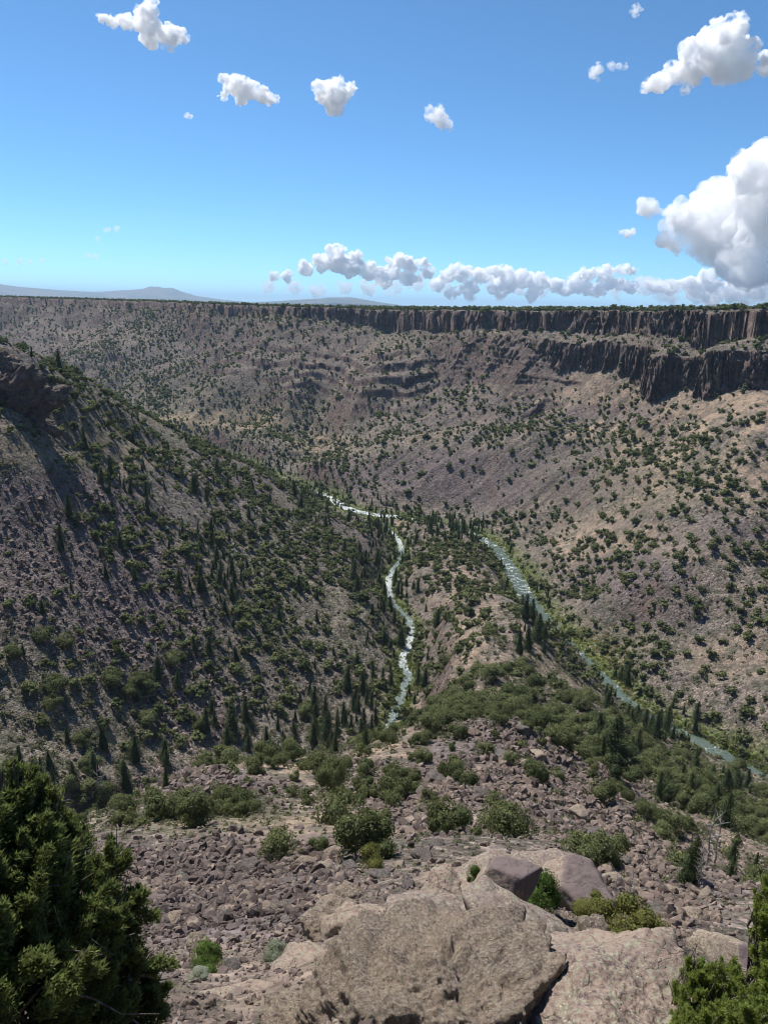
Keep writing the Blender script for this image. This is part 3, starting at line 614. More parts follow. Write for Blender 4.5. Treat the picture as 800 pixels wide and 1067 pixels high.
def along(pl, lo, hi, n, side, seed, pxr=None):
    r = np.random.default_rng(seed); pts = smooth_pl(pl, 6); t = np.gradient(pts[:, :2], axis=0); t /= np.linalg.norm(t, axis=1)[:, None]; k = r.integers(0, len(pts), n)
    off = r.uniform(lo, hi, n)*(np.where(r.uniform(0, 1, n) < .5, -1, 1) if side == 0 else side); nr = np.stack([-t[:, 1], t[:, 0]], 1)
    p = pts[k, :2]+nr[k]*off[:, None]+r.normal(0, 3, (n, 2)); z = height(p[:, 0], p[:, 1]); u, v = proj(p[:, 0], p[:, 1], z); 
    m = (u > -20) & (u < 820) & (v > 500)
    if pxr: m &= (u > pxr[0]) & (u < pxr[1]) & (v > pxr[2]) & (v < pxr[3])
    return p[m, 0], p[m, 1], z[m], u[m], v[m]
fx, fy = scatter(150000, 600, 2100, rg); fi = thin(fx, fy, 3.5); fx, fy = fx[fi], fy[fi]; fz = height(fx, fy); fu, fv = proj(fx, fy, fz); fs_, _ = rim_s(fx, fy)
ok = (fu > -20) & (fu < 820) & (fs_ < -12) & (rg.uniform(0, 1, len(fx)) < .05+.05*grid_at(fu, fv)) & (poly_dist(fx, fy, RIO)[0] > RIO_W+2) & (fz < fy*0+10); fx, fy, fz = fx[ok], fy[ok], fz[ok]; fsz = np.clip(np.hypot(fx, fy)*.0016, 1.1, 2.2)*rg.lognormal(0, .3, len(fx))
T_F = [round_crown(9, 540+k, .34, 0, 2, .8) for k in range(4)]
V, Fc, t = merge([inst(T_F[k], fx[k::4], fy[k::4], fz[k::4]-.1, fsz[k::4]*1.2, fsz[k::4]*.9, rg.uniform(0, 6.28, len(fx[k::4]))) for k in range(4)])
tag(mesh_obj('scrub', V, Fc, M_JUNS, attrs={'tint': ('FLOAT', t)}), 'fine dark scrub speckling the far canyon walls between the trees', 'scrub', kind='stuff'); print('scrub', len(Fc))
x1, y1, z1, _, _ = along(RIO, RIO_W-.5, RIO_W+7, 2600, 0, 5); x2, y2, z2, _, _ = along(RED, RED_W, RED_W+6, 1500, 0, 6); x = np.r_[x1, x2]; y = np.r_[y1, y2]; z = np.r_[z1, z2]; s = rg.uniform(.9, 2.4, len(x))
V, Fc, t = inst(T_S[1], x, y, z-.1, s*1.2, s*.85, rg.uniform(0, 6.28, len(x)))
tag(mesh_obj('willow_thicket', V, Fc, M_WIL, attrs={'tint': ('FLOAT', t)}), 'bright green willow growth lining both banks of the rivers', 'willows', kind='stuff')
# ------------------------------------------------------------------ loose rock
def rock_shape(V, seed, planes=11, flat=(1, 1, .75), rough=.10, soft=26, wall=False):
    rng = np.random.default_rng(seed); N = rng.normal(0, 1, (planes, 3)); N /= np.linalg.norm(N, axis=1)[:, None]; D = rng.uniform(.55, .95, planes)
    if wall: N[:, 2] *= .18; N /= np.linalg.norm(N, axis=1)[:, None]
    N = np.vstack([N, [[0, 0, 1], [0, 0, -1]]]); D = np.append(D, [.62, .7])
    dot = V@N.T; rr = np.where(dot > .05, D/np.maximum(dot, .05), 9); m = -np.log(np.sum(np.exp(-soft*np.minimum(rr, 3)), axis=1))/soft; m = np.minimum(m, 1.15)
    P_ = V*m[:, None]; P_ = P_*(1+rough*fbm3(P_+seed, .55, 3, seed)[:, None]); return P_*np.array(flat)
def rock_material(name, a, b, lichen, scale=1.0, dark=(0.05, 0.045, 0.045), patina=None, bumpd=.05, spots=True):
    k = NT(name); tc = k.n('ShaderNodeTexCoord').outputs['Object']; oi = k.n('ShaderNodeObjectInfo').outputs['Random']
    vec = k.n('ShaderNodeVectorMath', operation='ADD', i_0=tc, i_1=k.n('ShaderNodeCombineXYZ', i_0=k.math('MULTIPLY', oi, 37.0)).outputs[0]).outputs[0]
    n0 = k.noise(vec, .55*scale, 5, .6); n1 = k.noise(vec, 3*scale, 6, .7); n2 = k.noise(vec, 15*scale, 5, .75); n3 = k.noise(vec, 60*scale, 3, .7)
    c = k.mix(k.ramp(n0, .38, .62), a, b); c = k.mix(k.ramp(n1, .45, .65, 0, .6), c, tuple(q*.68 for q in a))
    c = k.mix(k.ramp(n2, .51, .58, 0, .9), c, lichen); c = k.mix(k.ramp(n2, .45, .36, 0, .9), c, tuple(q*1.8 for q in dark))
    pit = k.ramp(k.vor(vec, 9*scale), .14, .03); c = k.mix(k.math('MULTIPLY', pit, k.ramp(n1, .45, .6)), c, dark)
    sp = k.ramp(k.noise(vec, 38*scale, 2, .5), .66, .70); c = k.mix(k.math('MULTIPLY', sp, k.ramp(n1, .4, .55)), c, (0.50, 0.47, 0.38) if spots else lichen)
    if patina:
        pc, ax, lim = patina; s = k.n('ShaderNodeVectorMath', operation='DOT_PRODUCT', i_0=tc, i_1=ax).outputs['Value']
        c = k.mix(k.math('MULTIPLY', k.ramp(k.math('ADD', s, k.math('MULTIPLY', n1, .35)), lim, lim+.06), .9), c, pc)
    ck = k.ramp(k.n('ShaderNodeTexVoronoi', feature='DISTANCE_TO_EDGE', i_Vector=k.n('ShaderNodeVectorMath', operation='ADD', i_0=vec, i_1=k.n('ShaderNodeVectorMath', operation='SCALE', i_0=k.n('ShaderNodeTexNoise', i_Vector=vec, i_Scale=2.5*scale, i_Detail=4).outputs['Color'], i_3=.5).outputs[0]).outputs[0], i_Scale=1.5*scale).outputs['Distance'], .0, .022); c = k.mix(k.math('MULTIPLY', k.math('SUBTRACT', 1.0, ck), .35), c, dark)
    h = k.math('ADD', k.math('MULTIPLY', ck, .3), k.math('MULTIPLY', n1, 1.6))
    h = k.math('ADD', h, k.math('MULTIPLY', n2, .9)); h = k.math('ADD', h, k.math('MULTIPLY', n3, .25)); h = k.math('ADD', h, k.math('MULTIPLY', pit, -.55))
    return k.done(c, .92, k.bump(h, .9, bumpd), .15)
M_SCREE = None
def scree_material():
    k = NT('basalt_scree'); tc = k.n('ShaderNodeTexCoord').outputs['Object']; t = k.attr('tint').outputs['Fac']; n = k.noise(tc, .1, 4, .6); n2 = k.noise(tc, 7, 4, .7)
    c = k.mix(t, (0.070, 0.054, 0.050), (0.235, 0.182, 0.158)); c = k.mix(k.ramp(n, .42, .58, 0, .35), c, (0.235, 0.175, 0.135)); c = k.mix(k.ramp(k.noise(tc, 1.1, 3, .6), .56, .62, 0, .7), c, (0.30, 0.235, 0.18)); c = k.mix(k.ramp(n2, .55, .68, 0, .5), c, (0.25, 0.22, 0.19))
    return k.done(c, .93, k.bump(n2, .6, .05), .12)
M_SCREE = scree_material()
def rt(sub, seed, **kw):
    V, Fc = ICO[sub]; V = rock_shape(V, seed, **kw); return V, Fc, np.full(len(V), .5)
T_R3 = [rt(1, 600+k, flat=(1, .85, .6), rough=.12) for k in range(10)]; T_R2 = [rt(2, 620+k, flat=(1, .85, .6), rough=.15) for k in range(10)]
rr_ = np.random.default_rng(21)
rx, ry = [], []
for n, a_, b_ in ((15000, 6, 16), (32000, 13, 60), (34000, 60, 190), (36000, 190, 560)):
    x, y = scatter(n, a_, b_, rr_, 0); rx.append(x); ry.append(y)
rx = np.concatenate(rx); ry = np.concatenate(ry); rz = height(rx, ry); ru, rv = proj(rx, ry, rz); rd_ = np.sqrt(rx**2+ry**2+rz**2)
s_, o_, g_ = masks(rx, ry, rz); q1, _, _ = poly_dist(rx, ry, RIO); q2, _, _ = poly_dist(rx, ry, RED)
pr = (.16+.84*s_)*(1-.88*o_)*(1-.2*g_); pr = np.where((q1 < RIO_W) | (q2 < RED_W), .02, pr)
pr = np.where((rd_ < 22), .35+.3*s_, pr); ok = (rr_.uniform(0, 1, len(rx)) < pr) & (ru > -20) & (ru < 820); rx, ry, rz, rd_, s_ = [q[ok] for q in (rx, ry, rz, rd_, s_)]
rs = np.clip(rd_*.0042, .10, 1.0)*np.clip(rr_.lognormal(-.08, .6, len(rx)), .35, np.where(rd_ > 150, 1.9, 3.2))*(.75+.35*s_)*np.where(rd_ < 22, .5, np.where(rd_ < 200, .78, 1))
def inst3(tmpl, x, y, z, s, tint, rng):
    V, Fc, t = tmpl; n = len(x); e = rng.normal(0, 1, (n, 4)); e /= np.linalg.norm(e, axis=1)[:, None]; w, a, b, c = e.T; w = np.abs(w)+.8; nn = np.sqrt(w*w+a*a+b*b+c*c); w, a, b, c = w/nn, a/nn, b/nn, c/nn
    Rm = np.stack([np.stack([1-2*(b*b+c*c), 2*(a*b-c*w), 2*(a*c+b*w)], 1), np.stack([2*(a*b+c*w), 1-2*(a*a+c*c), 2*(b*c-a*w)], 1), np.stack([2*(a*c-b*w), 2*(b*c+a*w), 1-2*(a*a+b*b)], 1)], 1)
    rz_ = rng.uniform(0, 6.28, n); cz, sz = np.cos(rz_), np.sin(rz_); Z0 = np.zeros(n); Rz = np.stack([np.stack([cz, -sz, Z0], 1), np.stack([sz, cz, Z0], 1), np.stack([Z0, Z0, Z0+1], 1)], 1); Rm = Rm@Rz
    X = np.einsum('nij,vj->nvi', Rm, V)*s[:, None, None]+np.stack([x, y, z], 1)[:, None]
    return X.reshape(-1, 3), (Fc[None]+(np.arange(n)*len(V))[:, None, None]).reshape(-1, 3), np.repeat(tint, len(V))
parts = []; tint = rr_.uniform(0, 1, len(rx))*(1-.5*s_)
for k in range(10):
    for tm, m in ((T_R2[k], rd_ < 75), (T_R3[k], rd_ >= 75)):
        q = np.where(m)[0][k::10]
        if len(q): parts.append(inst3(tm, rx[q], ry[q], rz[q]+rs[q]*.12, rs[q], tint[q], rr_))
V, Fc, t = merge(parts); print('scree', len(Fc), len(rx))
tag(mesh_obj('scree', V, Fc, M_SCREE, attrs={'tint': ('FLOAT', t)}), 'purple brown basalt rubble covering the steep slopes below the rim', 'scree', kind='stuff')
# ------------------------------------------------------------------ the trees one can tell apart
def ordinal(n): return ['first', 'second', 'third', 'fourth', 'fifth', 'sixth', 'seventh', 'eighth', 'ninth', 'tenth', 'eleventh', 'twelfth', 'thirteenth', 'fourteenth', 'fifteenth', 'sixteenth'][n] if n < 16 else 'number %d' % (n+1)
ZONES = [('on the tan terrace', 130, 470, 755, 872), ('on the rocky knoll', 470, 640, 735, 905), ('on the slope above the purple scree', 0, 400, 872, 1067), ('below the knoll on the right', 640, 800, 800, 1000),
         ('between the two rivers', 430, 640, 560, 735), ('below the left slope', 230, 430, 690, 800), ('on the lower left slope', 0, 230, 640, 860), ('on the dark upper left slope', 0, 200, 380, 640), ('on the wooded left spur', 200, 430, 380, 690), ('beside the knoll', 400, 640, 735, 1067), ('across the right hand river', 560, 800, 320, 800)]
def zone(u, v):
    for k, (nm, a, b, c, d) in enumerate(ZONES):
        if a <= u < b and c <= v < d: return k
    return len(ZONES)
ZN = [z[0] for z in ZONES]+['on the open canyon side']
VJ = [mesh_obj('crown', *round_crown(1500, 700+k, .040, 2, 11)[:2], M_JUN, attrs=None, link=False) for k in range(0)]
def var(name, tm, mat):
    V, Fc, t = tm; return mesh_obj(name, V, Fc, mat, attrs={'tint': ('FLOAT', t)}, link=False)
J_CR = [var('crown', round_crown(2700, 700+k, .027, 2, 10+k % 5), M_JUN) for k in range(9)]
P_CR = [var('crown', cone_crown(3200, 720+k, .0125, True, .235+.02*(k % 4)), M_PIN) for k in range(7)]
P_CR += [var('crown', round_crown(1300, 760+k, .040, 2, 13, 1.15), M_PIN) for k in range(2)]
def tk(h, r, seed, limbs):
    V, Q = trunk_mesh(h, r, seed, limbs); return mesh_obj('trunk', V, Q, M_BARK, smooth=True, link=False)
J_TR = [tk(.62, .035, 800+k, 5) for k in range(4)]; P_TR = [tk(.96, .018, 820+k, 6) for k in range(4)]
def put(i, name, cat, crowns, trunks, label, group, w, h):
    e = empty(name, (tx[i], ty[i], tz[i]-.10*H[i]*min(slope[i], 1)), rg.uniform(0, 6.28)); e.scale = (w, w, h); e.rotation_euler = (rg.normal(0, .05), rg.normal(0, .05), rg.uniform(0, 6.28))
    tag(e, label, cat, group)
    for src in (random.choice(trunks), random.choice(crowns)):
        c = src.copy(); COL.objects.link(c); c.parent = e
def spread(sel, word, name, cat, crowns, trunks, group, adj):
    zs = np.array([zone(tu[i], tv[i]) for i in sel])
    for z in np.unique(zs):
        q = np.array(sel)[zs == z]; q = q[np.argsort(tv[q])]; nb = max(1, int(round(len(q)/9)))
        for b, band in enumerate(np.array_split(q, nb)):
            band = band[np.argsort(tu[band])]; m = len(band)
            where = '' if nb == 1 else ('top row' if b == 0 else 'lowest row' if b == nb-1 else ordinal(b)+' row')
            for k, i in enumerate(band):
                pos = 'leftmost' if k == 0 else 'rightmost' if k == m-1 else ordinal(k)+' from left'
                a = adj(i); lb = '%s %s %s, %s%s' % (a, word, ZN[z], (where+', ') if where else '', pos)
                put(i, name, cat, crowns[:-2] if (name == 'pine_tree' and H[i] > 7) else crowns, trunks, lb, group, Wd[i], H[i])
spread(jsel, 'juniper', 'juniper', 'juniper', J_CR, J_TR, 'junipers dotted over the canyon slopes', lambda i: 'bushy' if H[i] > 4.2 else 'low' if H[i] < 3 else 'rounded')
spread(csel, 'pine', 'pine_tree', 'pine', P_CR, P_TR, 'dark pines on the slopes and along the rivers', lambda i: 'tall' if H[i] > 11 else 'small' if H[i] < 7 else 'pointed')
# ------------------------------------------------------------------ air
bmh = bmesh.new(); bmesh.ops.create_cube(bmh, size=1.0); me = bpy.data.meshes.new('haze'); bmh.to_mesh(me); bmh.free()
haze = bpy.data.objects.new('haze', me); COL.objects.link(haze); haze.scale = (130000, 130000, 930); haze.location = (0, 0, -300+465); tag(haze, 'thin blue air over the whole canyon', 'haze', kind='stuff')
hm = bpy.data.materials.new('air'); hm.use_nodes = True; ht = hm.node_tree; ht.nodes.clear(); ho = ht.nodes.new('ShaderNodeOutputMaterial'); pv = ht.nodes.new('ShaderNodeVolumePrincipled')
pv.inputs['Color'].default_value = (0.52, 0.74, 1.0, 1); pv.inputs['Density'].default_value = 0.000032; pv.inputs['Anisotropy'].default_value = 0.1; ht.links.new(pv.outputs[0], ho.inputs['Volume']); me.materials.append(hm)
# ------------------------------------------------------------------ boulders and outcrops
ICO[6] = ico(6); ICO[7] = ico(7)
PINK = ((0.30, 0.215, 0.17), (0.235, 0.18, 0.155), (0.30, 0.29, 0.21)); GREY = ((0.315, 0.238, 0.180), (0.235, 0.180, 0.145), (0.38, 0.34, 0.25)); DARK = ((0.10, 0.082, 0.078), (0.15, 0.12, 0.11), (0.19, 0.18, 0.14))
M_PITTED = rock_material('pitted_basalt', *GREY, scale=1.6, bumpd=.06); M_SLAB = rock_material('pink_slab', *PINK, scale=.9, bumpd=.03); M_CRAG = rock_material('craggy_basalt', *GREY, scale=1.2, bumpd=.07)
M_PAT = rock_material('purple_patina_rock', *PINK, scale=1.2, bumpd=.02, patina=((0.175, 0.135, 0.13), (.45, .1, .75), .22)); M_PAT2 = rock_material('purple_topped_rock', *GREY, scale=1.0, bumpd=.03, patina=((0.165, 0.125, 0.13), (.6, .1, .5), .3))
M_DARK = rock_material('dark_basalt', *DARK, scale=.9, bumpd=.06); M_OUT = rock_material('outcrop_basalt', *DARK, scale=.05, bumpd=2.5, spots=False)
def boulder(u, v, d, dz, half, rz, seed, mat, label, sub=5, tilt=(0, 0), rough=.12, fine=.02, name='boulder', cat='boulder', planes=11, soft=26, group=None, z=None, wall=False):
    p = P(u, v, d=d) if z is None else np.array([*P(u, v, d=d)[:2], z]); V, Fc = ICO[sub]
    V = rock_shape(V, seed, planes=planes, rough=rough, soft=soft, flat=(1, 1, 1), wall=wall); h = np.array(half); W_ = V*h; nrm = V/np.linalg.norm(V, axis=1)[:, None]
    if fine:
        f = fbm3(W_, .42*max(half)/1.6, 6, seed+9, .66); cr = 1-np.abs(vn3(W_/(.55*max(half)), seed+13))*1; cr = -np.clip(cr-.93, 0, 1)*3.2
        q_ = fbm3(W_, .5*max(half)/1.6, 3, seed+23)*4; q_ = (np.floor(q_)+ss(.35, .65, q_-np.floor(q_)))/4; f = f+q_*.9; c2_ = np.exp(-(vn3(W_/(.28*max(half))+3.3, seed+29)/.05)**2); f = f-c2_*.35*(vn3(W_/(.6*max(half)), seed+31) > 0)
        pits = -np.clip(fbm3(W_, .13*max(half)/1.6, 2, seed+17)-.35, 0, 1)*1.5
        W_ = W_+nrm*((f*1.5+cr*.6+pits)*fine*max(half))[:, None]
    o = mesh_obj(name, W_, Fc, mat, smooth=True); o.location = (p[0], p[1], p[2]+dz); o.rotation_euler = (math.radians(tilt[0]), math.radians(tilt[1]), math.radians(rz)); return tag(o, label, cat, group)
boulder(448, 1085, 6.7, .0, (1.75, 1.55, 1.2), 8, 3, M_PITTED, 'huge pitted grey brown boulder filling the bottom centre of the view', 7, (-9, 0), .13, .045, soft=34)
boulder(338, 1085, 7.2, -.35, (1.15, 1.2, 1.0), 30, 5, M_CRAG, 'rough brown outcrop joined to the left side of the huge pitted boulder', 6, (-6, -10), .18, .06, 'rock_outcrop', 'outcrop')
boulder(640, 1062, 7.0, -.35, (1.35, 1.75, .95), -24, 8, M_SLAB, 'smooth pale sloping slab right of the huge pitted boulder', 7, (-8, 12), .09, .020, 'rock_slab', 'slab', soft=12)
boulder(560, 990, 9.1, -.1, (1.15, 1.05, .75), -30, 12, M_SLAB, 'pale slab between the huge boulder and the craggy rocks', 6, (-4, 10), .08, .018, 'rock_slab', 'slab', soft=14)
boulder(470, 962, 9.8, -.25, (1.5, .9, .7), 5, 14, M_SLAB, 'flat pinkish slab just behind the top of the huge boulder', 6, (-3, 0), .08, .016, 'rock_slab', 'slab', soft=14)
boulder(505, 912, 15.4, -.45, (1.5, 1.0, .75), 12, 17, M_SLAB, 'pink flat topped slab behind the purple topped block, left piece', 5, (0, 4), .08, .016, 'rock_slab', 'slab', group=None)
boulder(560, 905, 16.6, -.4, (1.3, .9, .75), -8, 19, M_SLAB, 'pink flat topped slab behind the green shrub, right piece', 5, (0, -3), .08, .016, 'rock_slab', 'slab')
boulder(527, 938, 11.6, .38, (.60, .52, .66), 28, 21, M_PAT, 'tilted angular block with a purple top, left of the green shrub', 5, (4, 8), .05, .012, planes=8, soft=40)
boulder(598, 930, 15.0, .1, (.86, .72, .66), -20, 23, M_PAT, 'blunt purple topped boulder with a shaded face right of the green shrub', 5, (8, 14), .06, .012, planes=9, soft=30)
boulder(462, 921, 13.4, -.05, (.55, .45, .42), 10, 25, M_SLAB, 'small rounded rock left of the purple topped block', 5, (0, 0), .10, .02)
boulder(628, 985, 10.2, -.1, (.55, .50, .50), 0, 27, M_CRAG, 'craggy grey rock on the right edge of the pale slab, upper one', 5, (0, 10), .2, .05)
boulder(655, 1008, 9.8, -.15, (.48, .5, .52), 40, 29, M_CRAG, 'craggy grey rock on the right edge of the pale slab, lower one', 5, (0, 20), .2, .05)
boulder(767, 1008, 23, .1, (1.55, 1.15, .95), -28, 31, M_PAT2, 'large block with lichen left half and purple right half above the bright junipers', 5, (12, 22), .05, .012, planes=8, soft=34)
boulder(350, 955, 14.5, .0, (.55, .42, .48), 25, 33, M_CRAG, 'jagged dark sided block on the left of the outcrop, nearest one', 5, (0, 12), .14, .03)
boulder(366, 938, 16.0, .0, (.52, .50, .50), 70, 35, M_CRAG, 'jagged dark sided block on the left of the outcrop, farthest one', 5, (6, 0), .14, .03)
boulder(335, 966, 13.5, -.05, (.42, .38, .40), 0, 37, M_CRAG, 'jagged dark sided block on the left of the outcrop, lowest one', 5, (0, 0), .14, .03)
boulder(385, 955, 13.2, -.25, (.95, .75, .5), 15, 39, M_SLAB, 'low pinkish ledge between the jagged blocks and the huge boulder', 5, (0, -6), .10, .02, 'rock_slab', 'slab')
boulder(245, 1052, 9.4, -.38, (.95, .65, .45), 14, 41, M_SLAB, 'low pink bedrock hump near the bottom left of the outcrop', 5, (0, 0), .08, .012, 'rock_slab', 'slab', soft=12)
boulder(205, 1062, 9.6, -.25, (.6, .5, .4), 14, 43, M_SLAB, 'small pink bedrock hump beside the large dark juniper', 5, (0, 0), .08, .012, 'rock_slab', 'slab', soft=12)
boulder(305, 1010, 11.0, -.35, (.9, .7, .5), -20, 45, M_SLAB, 'brown ledge rising toward the grey sagebrush', 5, (0, -8), .12, .02, 'rock_slab', 'slab', soft=12)
boulder(-14, 424, 486, -6, (44, 30, 36), 10, 51, GM, 'dark cliff outcrop at the left edge above the tan slope, lower step', 7, (0, 0), .16, .10, 'rock_outcrop', 'outcrop', planes=16, wall=True)
boulder(-27, 384, 520, -4, (27, 24, 26), 40, 53, GM, 'dark cliff outcrop at the left edge against the far canyon, upper step', 6, (0, 0), .16, .10, 'rock_outcrop', 'outcrop', planes=14, wall=True)
# boulders that stand out of the rubble
rb = np.random.default_rng(77); made = []
SPOTS = [(260, 905), (300, 925), (230, 960), (320, 900), (280, 950), (190, 920), (205, 985), (415, 905), (440, 895), (395, 915), (340, 905), (425, 925), (365, 905), (300, 945), (240, 1010), (185, 960), (350, 890), (455, 880), (390, 880), (310, 880), (275, 880), (255, 925), (680, 950), (700, 930), (665, 935), (720, 955), (690, 975), (640, 920), (705, 900), (735, 935), (650, 900), (470, 845), (440, 830), (500, 830), (455, 815), (545, 800), (560, 790), (520, 790), (545, 765), (600, 850), (620, 870)]
for k, (u, v) in enumerate(SPOTS):
    # find the ground point seen there
    ds = np.exp(np.linspace(math.log(8), math.log(260), 400)); r = ray(u, v); hxy = math.hypot(r[0], r[1]); xx, yy, zz = r[0]/hxy*ds, r[1]/hxy*ds, r[2]/hxy*ds; gz = height(xx, yy); j = int(np.argmax(zz < gz))
    if zz[j] >= gz[j]: continue
    L = math.hypot(ds[j], zz[j]); s = L*rb.uniform(.010, .017); made.append((u, v, ds[j], gz[j], s))
for k, (u, v, d, gz, s) in enumerate(sorted(made, key=lambda q: (zone(q[0], q[1]), q[0]))):
    zn = zone(u, v); same = [q for q in sorted(made, key=lambda q: (zone(q[0], q[1]), q[0])) if zone(q[0], q[1]) == zn]; kk = [q[:2] for q in same].index((u, v))
    pos = 'leftmost' if kk == 0 else 'rightmost' if kk == len(same)-1 else ordinal(kk)+' from left'
    boulder(u, v, d, 0, (s, s*.8, s*.62), rb.uniform(0, 180), 900+k, M_DARK if rb.uniform() < .6 else M_CRAG, 'loose basalt boulder standing out '+ZN[zn]+', '+pos, 4, (rb.uniform(-15, 15), rb.uniform(-15, 15)), .13, .02, z=gz+s*.2, group='boulders standing out of the rubble')
# ------------------------------------------------------------------ near junipers, shrubs and dead trees
def spray(seed, n=95, L=.30, fan=.42):
    """a juniper spray: short branchlets along a stem, each with thin scaly tips; grows along +Z"""
    r = np.random.default_rng(seed); t = r.uniform(.05, 1, n)**.8; a = r.uniform(0, 6.283, n); bl = L*fan*(1.08-t)*r.uniform(.45, 1.1, n)+.012
    root = np.stack([.03*np.sin(t*3+seed), .03*np.cos(t*2.3+seed), t*L], 1); dr = np.stack([np.cos(a)*.75, np.sin(a)*.75, 0*a+.8], 1); dr /= np.linalg.norm(dr, axis=1)[:, None]
    C, D = [], []
    for q in (.35, .6, .8, 1.0):
        C.append(root+dr*(bl*q)[:, None]+r.normal(0, .006, (n, 3))); D.append(dr+r.normal(0, .38, (n, 3))+[0, 0, .35])
    C = np.vstack(C); D = np.vstack(D); D /= np.linalg.norm(D, axis=1)[:, None]; m = len(C); A = np.cross(D, r.normal(0, 1, (m, 3))); A /= np.linalg.norm(A, axis=1)[:, None]
    l = r.uniform(.022, .045, m)[:, None]; w = r.uniform(.0055, .010, m)[:, None]
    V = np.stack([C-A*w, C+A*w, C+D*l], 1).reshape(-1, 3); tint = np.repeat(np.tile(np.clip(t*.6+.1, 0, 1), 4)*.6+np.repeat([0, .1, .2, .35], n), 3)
    return V, np.arange(m*3).reshape(-1, 3), tint
SPR = [spray(k) for k in range(8)]
def orient(n_, D, rng):
    """rotation matrices taking +Z to D with random spin"""
    A = np.cross(D, rng.normal(0, 1, (n_, 3))); A /= np.linalg.norm(A, axis=1)[:, None]; B = np.cross(D, A); return np.stack([A, B, D], 2)
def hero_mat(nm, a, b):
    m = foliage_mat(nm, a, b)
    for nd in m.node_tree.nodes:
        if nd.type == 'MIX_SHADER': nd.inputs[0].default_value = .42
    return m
def hero(name, base, lobes, nspr, mat, label, seed, sc=1.0, droop=.0, trunk_r=.11, group=None, fill=.28, top=None):
    """lobes: (x, y, z, rx, rz) relative to base"""
    r = np.random.default_rng(seed); Lb = np.array(lobes, float); wgt = Lb[:, 3]**1.5*Lb[:, 4]; k = r.choice(len(Lb), nspr, p=wgt/wgt.sum()); D = r.normal(0, 1, (nspr, 3)); D /= np.linalg.norm(D, axis=1)[:, None]; D[:, 2] = D[:, 2]*.9+.1
    q = np.where(r.uniform(0, 1, nspr) < fill, r.uniform(.2, .8, nspr), r.uniform(.78, 1.0, nspr)); C = Lb[k, :3]+D*np.stack([Lb[k, 3], Lb[k, 3], Lb[k, 4]], 1)*q[:, None]
    Dr = D*[.8, .8, .5]+[0, 0, .75-droop]+r.normal(0, .25, (nspr, 3)); Dr /= np.linalg.norm(Dr, axis=1)[:, None]; Rm = orient(nspr, Dr, r); s = sc*r.uniform(.7, 1.35, nspr)
    parts = []
    for j in range(8):
        i = np.arange(j, nspr, 8); V, Fc, t = SPR[j]; X = np.einsum('nij,vj->nvi', Rm[i], V)*s[i][:, None, None]+(C[i]-Dr[i]*(.22*s[i])[:, None])[:, None]
        parts.append((X.reshape(-1, 3), (Fc[None]+(np.arange(len(i))*len(V))[:, None, None]).reshape(-1, 3), (t[None]*.75+r.uniform(0, .3, len(i))[:, None]).ravel()))
    V, Fc, t = merge(parts); e = empty(name, base); tag(e, label, 'juniper', group)
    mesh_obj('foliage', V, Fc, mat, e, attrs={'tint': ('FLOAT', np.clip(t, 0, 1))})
    # trunk and limbs reaching into every lobe, with side twigs
    TV, TQ = [], []; rg_ = random.Random(seed)
    def tube(p0, p1, r0, r1, seg=5, cr=.06, n=7):
        p0, p1 = Vector(p0), Vector(p1); ax = (p1-p0); L = ax.length; ax.normalize(); a = ax.orthogonal().normalized(); b = ax.cross(a); bs_ = None; pts_ = []
        for i in range(seg+1):
            tt = i/seg; c = p0.lerp(p1, tt)+(a*rg_.uniform(-1, 1)+b*rg_.uniform(-1, 1))*cr*L*(0 < i < seg); pts_.append(c); rr = r0+(r1-r0)*tt; s_i = len(TV)
            for q_ in range(n): TV.append((c+(a*math.cos(q_*6.2832/n)+b*math.sin(q_*6.2832/n))*rr)[:])
            if bs_ is not None:
                for q_ in range(n): TQ.append([bs_+q_, bs_+(q_+1) % n, s_i+(q_+1) % n, s_i+q_])
            bs_ = s_i
        return pts_
    H_ = max(l[2] for l in lobes); tr = tube((0, 0, -.3), (lobes[0][0]*.6, lobes[0][1]*.6, H_*.55), trunk_r, trunk_r*.5, 6)
    for l in lobes:
        st = tr[rg_.randint(1, 5)]; lm = tube(st, (l[0], l[1], l[2]+l[4]*.5), trunk_r*.42, .008, 6, .08)
        for _ in range(30):
            o_ = lm[rg_.randint(2, 6)]; tube(o_, (l[0]+rg_.gauss(0, .55)*l[3], l[1]+rg_.gauss(0, .55)*l[3], l[2]+rg_.gauss(0.1, .5)*l[4]), .013, .003, 3, .08, 4)
    mesh_obj('trunk', np.array(TV), np.array(TQ), M_BARK, e, smooth=True)
    return e
M_HD = hero_mat('dark_juniper_leaf', (0.040, 0.056, 0.020), (0.20, 0.225, 0.085)); M_HB = hero_mat('bright_juniper_leaf', (0.09, 0.12, 0.03), (0.35, 0.40, 0.12))
def lob(base, lst):   # lobe centres seen in the view: (u, v, d, radius, half height)
    return [(*(P(u, v, d=d)-np.array(base)), r*.9, h*.92) for u, v, d, r, h in lst]
b0 = (-2.55, 3.9, -7.6)
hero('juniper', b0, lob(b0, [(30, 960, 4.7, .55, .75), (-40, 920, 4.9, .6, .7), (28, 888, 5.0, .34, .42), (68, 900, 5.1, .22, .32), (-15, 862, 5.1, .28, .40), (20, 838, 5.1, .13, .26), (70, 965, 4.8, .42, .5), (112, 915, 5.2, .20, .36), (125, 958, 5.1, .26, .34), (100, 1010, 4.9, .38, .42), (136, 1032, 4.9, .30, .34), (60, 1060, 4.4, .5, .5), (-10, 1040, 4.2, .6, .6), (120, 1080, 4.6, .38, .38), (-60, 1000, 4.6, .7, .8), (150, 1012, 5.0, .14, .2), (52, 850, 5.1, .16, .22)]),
     760, M_HD, 'large dark backlit juniper filling the lower left corner', 61, 1.0)
